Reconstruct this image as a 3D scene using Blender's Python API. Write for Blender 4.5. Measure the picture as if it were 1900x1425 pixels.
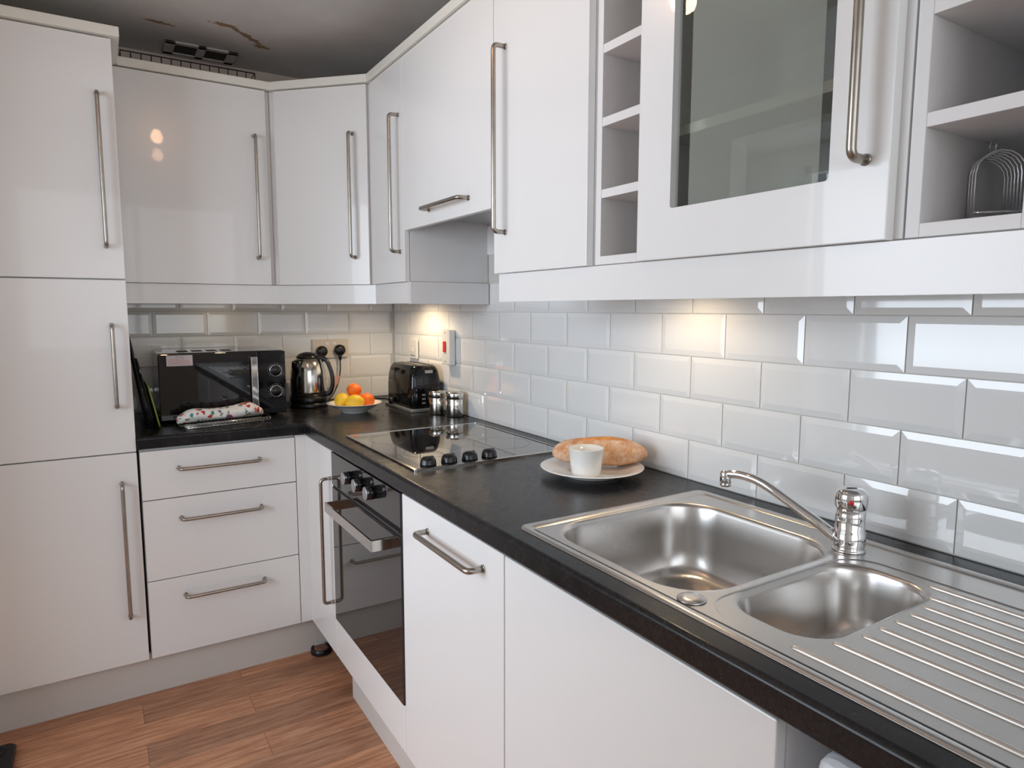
import bpy, bmesh, math, random
from mathutils import Vector, Matrix
from mathutils.geometry import delaunay_2d_cdt
random.seed(7)
PI = math.pi
sc = bpy.context.scene
for o in list(bpy.data.objects):
    bpy.data.objects.remove(o, do_unlink=True)
C = sc.collection

# ------------------------------------------------------------------ camera
CP = Vector((-1.23686, -3.08525, 1.33286))
cr = Vector((0.84952, -0.52755, 0.00101)); cu = Vector((0.05801, 0.09531, 0.99376)); cf = Vector((0.52435, 0.84416, -0.11157))
cam_d = bpy.data.cameras.new('camera'); cam_d.sensor_width = 36; cam_d.sensor_fit = 'HORIZONTAL'
cam_d.lens = 36 * 1238.06 / 1900; cam_d.clip_start = 0.02; cam_d.clip_end = 60
cam = bpy.data.objects.new('camera', cam_d); C.objects.link(cam)
cam.matrix_world = Matrix(((cr.x, cu.x, -cf.x, CP.x), (cr.y, cu.y, -cf.y, CP.y), (cr.z, cu.z, -cf.z, CP.z), (0, 0, 0, 1)))
sc.camera = cam

# ------------------------------------------------------------------ world, daylight, exposure
w = bpy.data.worlds.new('world'); sc.world = w; w.use_nodes = True
w.node_tree.nodes['Background'].inputs[0].default_value = (0.62, 0.72, 0.86, 1)
w.node_tree.nodes['Background'].inputs[1].default_value = 0.6

def area(name, loc, direction, sx, sy, power, col):
    d = bpy.data.lights.new(name, 'AREA'); d.shape = 'RECTANGLE'; d.size = sx; d.size_y = sy; d.energy = power; d.color = col
    o = bpy.data.objects.new(name, d); C.objects.link(o); o.location = loc
    o.rotation_euler = Vector(direction).to_track_quat('-Z', 'Y').to_euler()
    return o
area('side_window_daylight', (-3.40, -1.90, 1.56), (1, 0, -0.05), 2.9, 1.25, 89, (0.81, 0.90, 1.0))
area('added_rear_fill', (-0.90, -4.25, 1.62), (0, 1, -0.05), 1.6, 1.2, 13.2, (0.93, 0.955, 0.98))  # added fill light from behind the camera, no known source there
sc.view_settings.view_transform = 'Standard'; sc.view_settings.look = 'None'
sc.view_settings.exposure = 0.0; sc.view_settings.gamma = 1.0; sc.view_settings.use_curve_mapping = False
sc.cycles.max_bounces = 10; sc.cycles.diffuse_bounces = 5; sc.cycles.glossy_bounces = 6; sc.cycles.transparent_max_bounces = 10
sc.cycles.caustics_reflective = False; sc.cycles.caustics_refractive = False
sc.cycles.use_denoising = True; sc.cycles.sample_clamp_indirect = 6

# ------------------------------------------------------------------ materials
def nmat(name):
    m = bpy.data.materials.new(name); m.use_nodes = True
    nt = m.node_tree; return m, nt, nt.nodes['Principled BSDF']
def noise(nt, scale, detail=3, vec=None, rough=0.55):
    n = nt.nodes.new('ShaderNodeTexNoise'); n.inputs['Scale'].default_value = scale; n.inputs['Detail'].default_value = detail
    n.inputs['Roughness'].default_value = rough
    if vec is not None: nt.links.new(vec, n.inputs['Vector'])
    return n
def coords(nt, scale=(1, 1, 1), loc=(0, 0, 0)):
    t = nt.nodes.new('ShaderNodeTexCoord'); mp = nt.nodes.new('ShaderNodeMapping')
    mp.inputs['Scale'].default_value = scale; mp.inputs['Location'].default_value = loc
    g = nt.nodes.new('ShaderNodeNewGeometry'); nt.links.new(g.outputs['Position'], mp.inputs['Vector'])
    return mp.outputs['Vector']
def ramp(nt, src, stops):
    r = nt.nodes.new('ShaderNodeValToRGB'); e = r.color_ramp.elements
    while len(e) < len(stops): e.new(0.5)
    for i, (p, c) in enumerate(stops):
        e[i].position = p; e[i].color = (c[0], c[1], c[2], 1)
    nt.links.new(src, r.inputs['Fac']); return r
def simple(name, col, rough=0.5, metal=0.0, spec=0.5, coat=0.0, coatr=0.05, var=0.04, vs=6.0, bump=0.0, bs=200.0, emis=None, es=0.0, aniso=0.0):
    m, nt, b = nmat(name)
    v = coords(nt)
    n = noise(nt, vs, 3, v)
    lo = [max(0, c * (1 - var)) for c in col]; hi = [min(1, c * (1 + var)) for c in col]
    r = ramp(nt, n.outputs['Fac'], [(0.3, lo), (0.7, hi)]); nt.links.new(r.outputs['Color'], b.inputs['Base Color'])
    b.inputs['Roughness'].default_value = rough; b.inputs['Metallic'].default_value = metal
    b.inputs['Specular IOR Level'].default_value = spec; b.inputs['Coat Weight'].default_value = coat; b.inputs['Coat Roughness'].default_value = coatr
    if aniso: b.inputs['Anisotropic'].default_value = aniso
    if emis: b.inputs['Emission Color'].default_value = (*emis, 1); b.inputs['Emission Strength'].default_value = es
    if bump:
        n2 = noise(nt, bs, 2, v); bp = nt.nodes.new('ShaderNodeBump'); bp.inputs['Strength'].default_value = bump
        bp.inputs['Distance'].default_value = 0.002; nt.links.new(n2.outputs['Fac'], bp.inputs['Height']); nt.links.new(bp.outputs['Normal'], b.inputs['Normal'])
    return m

M = {}
M['door'] = simple('gloss_white_door', (0.80, 0.795, 0.785), 0.24, spec=0.4, coat=0.30, coatr=0.03, var=0.012, vs=2)
M['edge'] = simple('cream_trim', (0.80, 0.79, 0.72), 0.3, var=0.015)
M['carcass'] = simple('white_melamine', (0.74, 0.725, 0.72), 0.45, var=0.015)
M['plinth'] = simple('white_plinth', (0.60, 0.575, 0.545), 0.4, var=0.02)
M['paint'] = simple('wall_paint', (0.62, 0.55, 0.50), 0.8, var=0.04, bump=0.1, bs=60)
M['paint_light'] = simple('room_paint', (0.74, 0.72, 0.68), 0.8, var=0.03)
M['grout'] = simple('tile_grout', (0.60, 0.58, 0.54), 0.85, var=0.06, vs=30, bump=0.2)
M['tile'] = simple('white_glazed_tile', (0.80, 0.795, 0.785), 0.07, spec=0.55, coat=0.4, coatr=0.02, var=0.012, vs=5)
M['brushed'] = simple('brushed_handle', (0.40, 0.365, 0.32), 0.30, 1.0, var=0.08, vs=40)
M['chrome'] = simple('chrome', (0.78, 0.78, 0.79), 0.05, 1.0, var=0.01)
M['steel'] = simple('polished_steel', (0.62, 0.60, 0.57), 0.14, 1.0, var=0.04, vs=20)
M['black'] = simple('black_plastic', (0.006, 0.006, 0.007), 0.3, var=0.1)
M['blackgloss'] = simple('black_gloss', (0.004, 0.004, 0.005), 0.06, spec=0.45, coat=0.0, coatr=0.02, var=0.1)
M['oven_glass'] = simple('oven_glass', (0.010, 0.010, 0.011), 0.02, spec=0.6, coat=0.35, coatr=0.01, var=0.05)
M['hob_glass'] = simple('hob_glass', (0.012, 0.011, 0.011), 0.03, spec=0.7, coat=0.7, coatr=0.01, var=0.05)
M['matblack'] = simple('matt_black', (0.012, 0.012, 0.013), 0.55, var=0.1)
M['void'] = simple('dark_gap', (0.03, 0.028, 0.026), 0.8, var=0.1)
M['wire'] = simple('dark_wire', (0.035, 0.03, 0.03), 0.4, 0.6, var=0.1)
M['white_plastic'] = simple('white_plastic', (0.74, 0.73, 0.70), 0.3, var=0.01)
M['socket'] = simple('cream_plastic', (0.66, 0.585, 0.50), 0.35, var=0.01)
M['rocker_red'] = simple('red_rocker', (0.62, 0.03, 0.02), 0.3, var=0.05)
M['ceramic'] = simple('white_ceramic', (0.82, 0.80, 0.76), 0.10, spec=0.5, coat=0.5, coatr=0.03, var=0.01)
M['ceramic_blue'] = simple('pale_blue_rim', (0.22, 0.27, 0.36), 0.15, var=0.03)
M['lemon'] = simple('lemon_skin', (0.83, 0.52, 0.03), 0.38, var=0.08, vs=25, bump=0.5, bs=450)
M['orange'] = simple('orange_skin', (0.86, 0.16, 0.008), 0.38, var=0.10, vs=25, bump=0.5, bs=450)
M['green'] = simple('lime_board_edge', (0.26, 0.36, 0.03), 0.4, var=0.08)
M['pink'] = simple('pink_tag', (0.62, 0.36, 0.30), 0.6, var=0.12, vs=80)
M['greydark'] = simple('dark_grey', (0.09, 0.09, 0.09), 0.35, var=0.05)
M['greymid'] = simple('silver_grey', (0.40, 0.40, 0.40), 0.32, 0.7, var=0.05)
M['brown'] = simple('brown_bait', (0.20, 0.09, 0.06), 0.6, var=0.4, vs=60)
M['appliance'] = simple('white_appliance', (0.78, 0.80, 0.84), 0.25, var=0.01)
M['text_white'] = simple('printed_white', (0.65, 0.65, 0.65), 0.5, var=0.02)
M['text_red'] = simple('printed_red', (0.62, 0.22, 0.20), 0.6, var=0.05)
M['text_grey'] = simple('printed_grey', (0.30, 0.28, 0.30), 0.6, var=0.05)
M['sticker'] = simple('sticker_paper', (0.66, 0.62, 0.66), 0.5, var=0.03)
M['frame'] = simple('window_frame_white', (0.8, 0.8, 0.78), 0.4, var=0.01)
M['bulb'] = simple('bulb_glow', (1, 0.75, 0.5), 0.4, emis=(1.0, 0.58, 0.32), es=48.0, var=0.0)
M['bulb_dim'] = simple('dim_bulb_glow', (1, 0.75, 0.5), 0.4, emis=(1.0, 0.56, 0.36), es=22.0, var=0.0)
M['lens'] = simple('cabinet_light_lens', (1, 0.9, 0.75), 0.4, emis=(1.0, 0.80, 0.52), es=7.0, var=0.0)

# cloth with scattered coloured prints
def cloth():
    m, nt, b = nmat('printed_cotton')
    v = coords(nt)
    vo = nt.nodes.new('ShaderNodeTexVoronoi'); vo.inputs['Scale'].default_value = 44; nt.links.new(v, vo.inputs['Vector'])
    hs = nt.nodes.new('ShaderNodeSeparateColor'); nt.links.new(vo.outputs['Color'], hs.inputs['Color'])
    pal = ramp(nt, hs.outputs['Red'], [(0.0, (0.45, 0.03, 0.04)), (0.25, (0.03, 0.22, 0.22)), (0.45, (0.50, 0.12, 0.06)), (0.62, (0.10, 0.12, 0.26)), (0.8, (0.24, 0.25, 0.20)), (1.0, (0.55, 0.45, 0.2))])
    pal.color_ramp.interpolation = 'CONSTANT'
    n = noise(nt, 75, 2, v)
    ad = nt.nodes.new('ShaderNodeMath'); ad.operation = 'ADD'; nt.links.new(vo.outputs['Distance'], ad.inputs[0]); nt.links.new(n.outputs['Fac'], ad.inputs[1])
    msk = ramp(nt, ad.outputs[0], [(0.0, (1, 1, 1)), (0.84, (1, 1, 1)), (0.88, (0, 0, 0)), (1.0, (0, 0, 0))])
    mx = nt.nodes.new('ShaderNodeMix'); mx.data_type = 'RGBA'
    nt.links.new(msk.outputs['Color'], mx.inputs[0]); mx.inputs[6].default_value = (0.78, 0.76, 0.72, 1); nt.links.new(pal.outputs['Color'], mx.inputs[7])
    nt.links.new(mx.outputs[2], b.inputs['Base Color']); b.inputs['Roughness'].default_value = 0.9
    return m
M['cloth'] = cloth()

def worktop_mat():
    m, nt, b = nmat('dark_speckled_laminate')
    v = coords(nt)
    n1 = noise(nt, 26, 5, v, 0.7); n2 = noise(nt, 170, 4, v, 0.75)
    r1 = ramp(nt, n1.outputs['Fac'], [(0.3, (0.010, 0.010, 0.011)), (0.55, (0.016, 0.0155, 0.0165)), (0.75, (0.025, 0.024, 0.025))])
    r2 = ramp(nt, n2.outputs['Fac'], [(0.35, (0.55, 0.55, 0.55)), (0.6, (1, 1, 1)), (0.74, (1.4, 1.35, 1.3)), (0.80, (3.0, 2.8, 2.7))])
    mx = nt.nodes.new('ShaderNodeMix'); mx.data_type = 'RGBA'; mx.blend_type = 'MULTIPLY'; mx.inputs[0].default_value = 1
    nt.links.new(r1.outputs['Color'], mx.inputs[6]); nt.links.new(r2.outputs['Color'], mx.inputs[7])
    nt.links.new(mx.outputs[2], b.inputs['Base Color'])
    rr = ramp(nt, n1.outputs['Fac'], [(0.3, (0.22, 0.22, 0.22)), (0.7, (0.30, 0.30, 0.30))]); nt.links.new(rr.outputs['Color'], b.inputs['Roughness'])
    b.inputs['Specular IOR Level'].default_value = 0.27
    bp = nt.nodes.new('ShaderNodeBump'); bp.inputs['Strength'].default_value = 0.12; bp.inputs['Distance'].default_value = 0.001
    nt.links.new(n2.outputs['Fac'], bp.inputs['Height']); nt.links.new(bp.outputs['Normal'], b.inputs['Normal'])
    return m
M['worktop'] = worktop_mat()

def steel_sink():
    m, nt, b = nmat('satin_stainless')
    v = coords(nt, (1, 1, 1)); vs = coords(nt, (60, 4, 60))
    n = noise(nt, 9, 2, v, 0.5); st = noise(nt, 22, 3, vs, 0.7)
    r = ramp(nt, n.outputs['Fac'], [(0.3, (0.57, 0.55, 0.53)), (0.7, (0.61, 0.59, 0.57))]); nt.links.new(r.outputs['Color'], b.inputs['Base Color'])
    rr = ramp(nt, n.outputs['Fac'], [(0.3, (0.255, 0.255, 0.255)), (0.7, (0.275, 0.275, 0.275))]); nt.links.new(rr.outputs['Color'], b.inputs['Roughness'])
    b.inputs['Metallic'].default_value = 1; b.inputs['Anisotropic'].default_value = 0.3
    return m
M['sink'] = steel_sink()
M['rib'] = simple('highlit_steel_rib', (0.74, 0.71, 0.67), 0.42, 1.0, var=0.04, vs=30)  # paler than the sink steel: the ribs' reflected highlights put into the colour

def floor_mat():
    m, nt, b = nmat('oak_laminate_planks')
    v = coords(nt)
    br = nt.nodes.new('ShaderNodeTexBrick'); nt.links.new(v, br.inputs['Vector'])
    br.offset = 0.37; br.offset_frequency = 2
    br.inputs['Scale'].default_value = 1.0; br.inputs['Brick Width'].default_value = 0.86; br.inputs['Row Height'].default_value = 0.124
    br.inputs['Mortar Size'].default_value = 0.0007; br.inputs['Mortar Smooth'].default_value = 0.2
    br.inputs['Color1'].default_value = (0.0, 0.0, 0.0, 1); br.inputs['Color2'].default_value = (1, 1, 1, 1); br.inputs['Mortar'].default_value = (0.5, 0.5, 0.5, 1)
    vg = coords(nt, (2.2, 26, 1)); g = noise(nt, 2.6, 6, vg, 0.68)
    # shift the grain per plank
    vec = nt.nodes.new('ShaderNodeVectorMath'); vec.operation = 'MULTIPLY_ADD'
    nt.links.new(br.outputs['Color'], vec.inputs[0]); vec.inputs[1].default_value = (9, 7, 3); nt.links.new(vg, vec.inputs[2]); nt.links.new(vec.outputs[0], g.inputs['Vector'])
    grain = ramp(nt, g.outputs['Fac'], [(0.25, (0.22, 0.088, 0.045)), (0.46, (0.47, 0.215, 0.115)), (0.62, (0.63, 0.32, 0.18)), (0.8, (0.74, 0.42, 0.26))])
    tone = ramp(nt, br.outputs['Color'], [(0.0, (0.66, 0.66, 0.68)), (1.0, (1.20, 1.16, 1.10))])
    mx = nt.nodes.new('ShaderNodeMix'); mx.data_type = 'RGBA'; mx.blend_type = 'MULTIPLY'; mx.inputs[0].default_value = 1
    nt.links.new(grain.outputs['Color'], mx.inputs[6]); nt.links.new(tone.outputs['Color'], mx.inputs[7])
    m2 = nt.nodes.new('ShaderNodeMix'); m2.data_type = 'RGBA'; nt.links.new(br.outputs['Fac'], m2.inputs[0])
    nt.links.new(mx.outputs[2], m2.inputs[6]); m2.inputs[7].default_value = (0.12, 0.06, 0.035, 1)
    nt.links.new(m2.outputs[2], b.inputs['Base Color']); b.inputs['Roughness'].default_value = 0.42
    bp = nt.nodes.new('ShaderNodeBump'); bp.inputs['Strength'].default_value = 0.15; bp.inputs['Distance'].default_value = 0.001
    nt.links.new(g.outputs['Fac'], bp.inputs['Height']); nt.links.new(bp.outputs['Normal'], b.inputs['Normal'])
    return m
M['floor'] = floor_mat()

def ceiling_mat():
    m, nt, b = nmat('stained_ceiling_paint')
    v = coords(nt)
    acc = None
    base = noise(nt, 3.2, 5, v, 0.6)
    basec = ramp(nt, base.outputs['Fac'], [(0.3, (0.50, 0.485, 0.46)), (0.7, (0.60, 0.585, 0.56))])
    cur = basec.outputs['Color']
    # ragged brown flaking patches that follow two drips
    for (cx, cy, sx, sy, rot) in ((-0.985, -0.325, 0.055, 0.014, 0.15), (-0.79, -0.425, 0.05, 0.018, 0.0), (-0.70, -0.36, 0.11, 0.016, 0.75), (-0.635, -0.285, 0.035, 0.02, 0.2)):
        sub = nt.nodes.new('ShaderNodeVectorMath'); sub.operation = 'SUBTRACT'; nt.links.new(v, sub.inputs[0]); sub.inputs[1].default_value = (cx, cy, 2.335)
        mp = nt.nodes.new('ShaderNodeMapping'); mp.vector_type = 'TEXTURE'; mp.inputs['Rotation'].default_value = (0, 0, rot); mp.inputs['Scale'].default_value = (sx, sy, 1)
        nt.links.new(sub.outputs[0], mp.inputs['Vector'])
        ln = nt.nodes.new('ShaderNodeVectorMath'); ln.operation = 'LENGTH'; nt.links.new(mp.outputs['Vector'], ln.inputs[0])
        n = noise(nt, 42, 5, v, 0.75)
        s = nt.nodes.new('ShaderNodeMath'); s.operation = 'MULTIPLY_ADD'; nt.links.new(n.outputs['Fac'], s.inputs[0]); s.inputs[1].default_value = 2.9; nt.links.new(ln.outputs['Value'], s.inputs[2])
        mk = ramp(nt, s.outputs[0], [(0.0, (1, 1, 1)), (0.9, (1, 1, 1)), (1.0, (0, 0, 0))])
        sc2 = nt.nodes.new('ShaderNodeMath'); sc2.operation = 'MULTIPLY'; nt.links.new(s.outputs[0], sc2.inputs[0]); sc2.inputs[1].default_value = 0.42; nt.links.new(sc2.outputs[0], mk.inputs['Fac'])
        mx = nt.nodes.new('ShaderNodeMix'); mx.data_type = 'RGBA'; nt.links.new(mk.outputs['Color'], mx.inputs[0]); nt.links.new(cur, mx.inputs[6]); mx.inputs[7].default_value = (0.26, 0.16, 0.09, 1)
        cur = mx.outputs[2]
    nt.links.new(cur, b.inputs['Base Color']); b.inputs['Roughness'].default_value = 0.9
    return m
M['ceiling'] = ceiling_mat()

def bread_mat():
    m, nt, b = nmat('floured_crust')
    v = coords(nt)
    n = noise(nt, 9, 4, v, 0.6); f = noise(nt, 130, 4, v, 0.8); n3 = noise(nt, 30, 3, v)
    c = ramp(nt, n.outputs['Fac'], [(0.3, (0.46, 0.16, 0.045)), (0.5, (0.60, 0.25, 0.085)), (0.7, (0.68, 0.34, 0.14))])
    mk = nt.nodes.new('ShaderNodeMath'); mk.operation = 'MULTIPLY'; nt.links.new(f.outputs['Fac'], mk.inputs[0]); nt.links.new(n3.outputs['Fac'], mk.inputs[1])
    mr = ramp(nt, mk.outputs[0], [(0.16, (0, 0, 0)), (0.36, (0.85, 0.85, 0.85))])
    mx = nt.nodes.new('ShaderNodeMix'); mx.data_type = 'RGBA'; nt.links.new(mr.outputs['Color'], mx.inputs[0]); nt.links.new(c.outputs['Color'], mx.inputs[6]); mx.inputs[7].default_value = (0.80, 0.62, 0.46, 1)
    nt.links.new(mx.outputs[2], b.inputs['Base Color']); b.inputs['Roughness'].default_value = 0.75
    bp = nt.nodes.new('ShaderNodeBump'); bp.inputs['Strength'].default_value = 0.5; bp.inputs['Distance'].default_value = 0.002
    nt.links.new(f.outputs['Fac'], bp.inputs['Height']); nt.links.new(bp.outputs['Normal'], b.inputs['Normal'])
    return m
M['bread'] = bread_mat()
M['crust'] = simple('split_crust', (0.66, 0.27, 0.07), 0.6, var=0.25, vs=40, bump=0.6, bs=120)

def glass_mat(name, tint, refl=1.0, ior=1.5, rough=0.0):
    m, nt, b = nmat(name); nt.nodes.remove(b)
    out = nt.nodes['Material Output']
    t = nt.nodes.new('ShaderNodeBsdfTransparent'); t.inputs[0].default_value = (*tint, 1)
    g = nt.nodes.new('ShaderNodeBsdfGlossy'); g.inputs['Roughness'].default_value = rough; g.inputs['Color'].default_value = (refl, refl, refl, 1)
    f = nt.nodes.new('ShaderNodeFresnel'); f.inputs[0].default_value = ior
    mx = nt.nodes.new('ShaderNodeMixShader'); ge = nt.nodes.new('ShaderNodeNewGeometry'); iv = nt.nodes.new('ShaderNodeMath'); iv.operation = 'SUBTRACT'; iv.inputs[0].default_value = 1.0; nt.links.new(ge.outputs['Backfacing'], iv.inputs[1])
    fm = nt.nodes.new('ShaderNodeMath'); fm.operation = 'MULTIPLY'; nt.links.new(f.outputs[0], fm.inputs[0]); nt.links.new(iv.outputs[0], fm.inputs[1])
    nt.links.new(fm.outputs[0], mx.inputs[0]); nt.links.new(t.outputs[0], mx.inputs[1]); nt.links.new(g.outputs[0], mx.inputs[2])
    nt.links.new(mx.outputs[0], out.inputs[0]); return m
M['pane'] = glass_mat('cabinet_glass', (0.93, 0.94, 0.93), 1.0, 1.5)
def frosted():
    m, nt, b = nmat('frosted_cabinet_glass'); nt.nodes.remove(b); out = nt.nodes['Material Output']
    t = nt.nodes.new('ShaderNodeBsdfTransparent'); t.inputs[0].default_value = (0.90, 0.91, 0.89, 1)
    r = nt.nodes.new('ShaderNodeBsdfRefraction'); r.inputs['IOR'].default_value = 1.0; r.inputs['Roughness'].default_value = 0.12; r.inputs['Color'].default_value = (0.90, 0.91, 0.89, 1)
    df = nt.nodes.new('ShaderNodeBsdfDiffuse'); df.inputs[0].default_value = (0.66, 0.67, 0.63, 1)
    a = nt.nodes.new('ShaderNodeMixShader'); a.inputs[0].default_value = 0.25; nt.links.new(t.outputs[0], a.inputs[1]); nt.links.new(r.outputs[0], a.inputs[2])
    c = nt.nodes.new('ShaderNodeMixShader'); c.inputs[0].default_value = 0.34; nt.links.new(a.outputs[0], c.inputs[1]); nt.links.new(df.outputs[0], c.inputs[2])
    nt.links.new(c.outputs[0], out.inputs[0]); return m
M['frosted'] = frosted()
M['clear'] = glass_mat('clear_glass', (0.84, 0.87, 0.93), 1.0, 1.5)

# ------------------------------------------------------------------ mesh helpers
def new(): return bmesh.new()
def box(bm, x0, x1, y0, y1, z0, z1, bev=0.0, mi=0, seg=2):
    t = bmesh.new(); bmesh.ops.create_cube(t, size=1.0)
    for v in t.verts:
        v.co = Vector(((x0 + x1) / 2 + v.co.x * abs(x1 - x0), (y0 + y1) / 2 + v.co.y * abs(y1 - y0), (z0 + z1) / 2 + v.co.z * abs(z1 - z0)))
    if bev: bmesh.ops.bevel(t, geom=t.edges[:], offset=bev, segments=seg, affect='EDGES', profile=0.5)
    join(bm, t, mi)
def join(bm, t, mi=0, mat=None):
    if mat is not None: bmesh.ops.transform(t, matrix=mat, verts=t.verts[:])
    mp = {}
    for v in t.verts: mp[v] = bm.verts.new(v.co)
    for f in t.faces:
        try:
            nf = bm.faces.new([mp[v] for v in f.verts]); nf.material_index = mi if mi is not None else f.material_index; nf.smooth = f.smooth
        except ValueError: pass
    t.free()
def prism(bm, pts, axis, a, b, mi=0, bev=0.0):
    """extrude a 2-D outline along an axis; pts are the other two coordinates in order"""
    def P(p, s):
        if axis == 'x': return Vector((s, p[0], p[1]))
        if axis == 'y': return Vector((p[0], s, p[1]))
        return Vector((p[0], p[1], s))
    t = bmesh.new()
    v0 = [t.verts.new(P(p, a)) for p in pts]; v1 = [t.verts.new(P(p, b)) for p in pts]
    n = len(pts)
    t.faces.new(v0); t.faces.new(v1[::-1])
    for i in range(n): t.faces.new([v0[i], v0[(i + 1) % n], v1[(i + 1) % n], v1[i]])
    bmesh.ops.recalc_face_normals(t, faces=t.faces[:])
    if bev: bmesh.ops.bevel(t, geom=t.edges[:], offset=bev, segments=2, affect='EDGES', profile=0.5)
    join(bm, t, mi)
def loft(bm, rings, close_start=True, close_end=True, mi=0, smooth=True):
    t = bmesh.new()
    vr = [[t.verts.new(Vector(p)) for p in r] for r in rings]
    n = len(rings[0])
    for a, b in zip(vr, vr[1:]):
        for i in range(n):
            f = t.faces.new([a[i], a[(i + 1) % n], b[(i + 1) % n], b[i]]); f.smooth = smooth
    if close_start: t.faces.new(vr[0][::-1])
    if close_end: t.faces.new(vr[-1])
    bmesh.ops.recalc_face_normals(t, faces=t.faces[:])
    join(bm, t, mi)
def lathe(bm, prof, c=(0, 0, 0), n=40, mi=0, axis=None, cs=True, ce=True):
    rings = []
    for r, z in prof:
        rings.append([Vector((max(r, 1e-5) * math.cos(2 * PI * i / n), max(r, 1e-5) * math.sin(2 * PI * i / n), z)) for i in range(n)])
    t = bmesh.new(); loft(t, rings, cs, ce)
    mt = Matrix.Translation(Vector(c))
    if axis is not None: mt = mt @ Vector(axis).to_track_quat('Z', 'Y').to_matrix().to_4x4()
    join(bm, t, mi, mt)
def tube(bm, pts, r, n=12, mi=0, closed=False, rad=None):
    pts = [Vector(p) for p in pts]; m = len(pts)
    tang = []
    for i in range(m):
        a = pts[(i - 1) % m] if (closed or i > 0) else pts[i]; b = pts[(i + 1) % m] if (closed or i < m - 1) else pts[i]
        tang.append((b - a).normalized())
    up = Vector((0, 0, 1)) if abs(tang[0].z) < 0.9 else Vector((1, 0, 0))
    nrm = (up - tang[0] * up.dot(tang[0])).normalized(); rings = []
    for i in range(m):
        nrm = (nrm - tang[i] * nrm.dot(tang[i])).normalized(); bn = tang[i].cross(nrm)
        rr = rad[i] if rad else r
        rings.append([pts[i] + (nrm * math.cos(2 * PI * k / n) + bn * math.sin(2 * PI * k / n)) * rr for k in range(n)])
    if closed: rings.append(rings[0]); loft(bm, rings, False, False, mi)
    else: loft(bm, rings, True, True, mi)
def arcpts(pts, r, seg=6):
    """round the inner corners of a polyline"""
    pts = [Vector(p) for p in pts]; out = [pts[0]]
    for i in range(1, len(pts) - 1):
        a = (pts[i - 1] - pts[i]).normalized(); b = (pts[i + 1] - pts[i]).normalized()
        p0 = pts[i] + a * r; p2 = pts[i] + b * r
        for k in range(seg + 1):
            t = k / seg; out.append(p0 * (1 - t) ** 2 + pts[i] * 2 * t * (1 - t) + p2 * t * t)
    out.append(pts[-1]); return out
def smooth_path(pts, k=6):
    pts = [Vector(p) for p in pts]; out = []
    for i in range(len(pts) - 1):
        p0 = pts[max(i - 1, 0)]; p1 = pts[i]; p2 = pts[i + 1]; p3 = pts[min(i + 2, len(pts) - 1)]
        for j in range(k):
            t = j / k
            out.append(0.5 * ((2 * p1) + (p2 - p0) * t + (2 * p0 - 5 * p1 + 4 * p2 - p3) * t * t + (3 * p1 - p0 - 3 * p2 + p3) * t ** 3))
    out.append(pts[-1]); return out
def rrect(cx, cy, hx, hy, r, n=8):
    out = []
    for (sx, sy, a0) in ((1, 1, 0), (-1, 1, PI / 2), (-1, -1, PI), (1, -1, 1.5 * PI)):
        for k in range(n + 1):
            a = a0 + PI / 2 * k / n
            out.append((cx + sx * (hx - r) + r * math.cos(a), cy + sy * (hy - r) + r * math.sin(a)))
    return out

ORG = {}
def thing(name, loc, label, cat, group=None):
    o = bpy.data.objects.new(name, None); C.objects.link(o); o.location = loc; o.empty_display_size = 0.05
    o['label'] = label; o['category'] = cat
    if group: o['group'] = group
    ORG[o] = Vector(loc); return o
def obj(name, bm, mats, parent=None, label=None):
    me = bpy.data.meshes.new(name)
    for m in (mats if isinstance(mats, (list, tuple)) else [mats]): me.materials.append(M[m] if isinstance(m, str) else m)
    bmesh.ops.recalc_face_normals(bm, faces=bm.faces[:])
    if parent is None:
        xs = [v.co for v in bm.verts]
        org = Vector(((min(v.x for v in xs) + max(v.x for v in xs)) / 2, (min(v.y for v in xs) + max(v.y for v in xs)) / 2, min(v.z for v in xs)))
    else: org = ORG[parent]
    bmesh.ops.translate(bm, vec=-org, verts=bm.verts[:])
    bm.to_mesh(me); bm.free()
    o = bpy.data.objects.new(name, me); C.objects.link(o)
    if parent is None: o.location = org
    else: o.parent = parent
    ORG[o] = org
    if label: o['label'] = label
    return o
def single(name, bm, mats, label, cat, group=None):
    o = obj(name, bm, mats); o['label'] = label; o['category'] = cat
    if group: o['group'] = group
    return o
def struct(name, bm, mats):
    o = obj(name, bm, mats); o['kind'] = 'structure'; return o
def pbox(name, parent, mats, *a, bev=0.0, label=None):
    bm = new(); box(bm, *a, bev=bev); return obj(name, bm, mats, parent, label)
def text_obj(name, body, size, mat, parent, loc, xdir, up, depth=0.0004):
    cu_ = bpy.data.curves.new(name, 'FONT'); cu_.body = body; cu_.size = size; cu_.extrude = depth; cu_.align_x = 'CENTER'; cu_.align_y = 'CENTER'
    tmp = bpy.data.objects.new(name, cu_); C.objects.link(tmp)
    dg = bpy.context.evaluated_depsgraph_get(); me = bpy.data.meshes.new_from_object(tmp.evaluated_get(dg))
    bpy.data.objects.remove(tmp, do_unlink=True)
    X = Vector(xdir).normalized(); U = Vector(up).normalized(); N = X.cross(U)
    mt = Matrix(((X.x, U.x, N.x, loc[0]), (X.y, U.y, N.y, loc[1]), (X.z, U.z, N.z, loc[2]), (0, 0, 0, 1)))
    bm = bmesh.new(); bm.from_mesh(me); bmesh.ops.transform(bm, matrix=mt, verts=bm.verts[:])
    return obj(name, bm, mat, parent)

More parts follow.
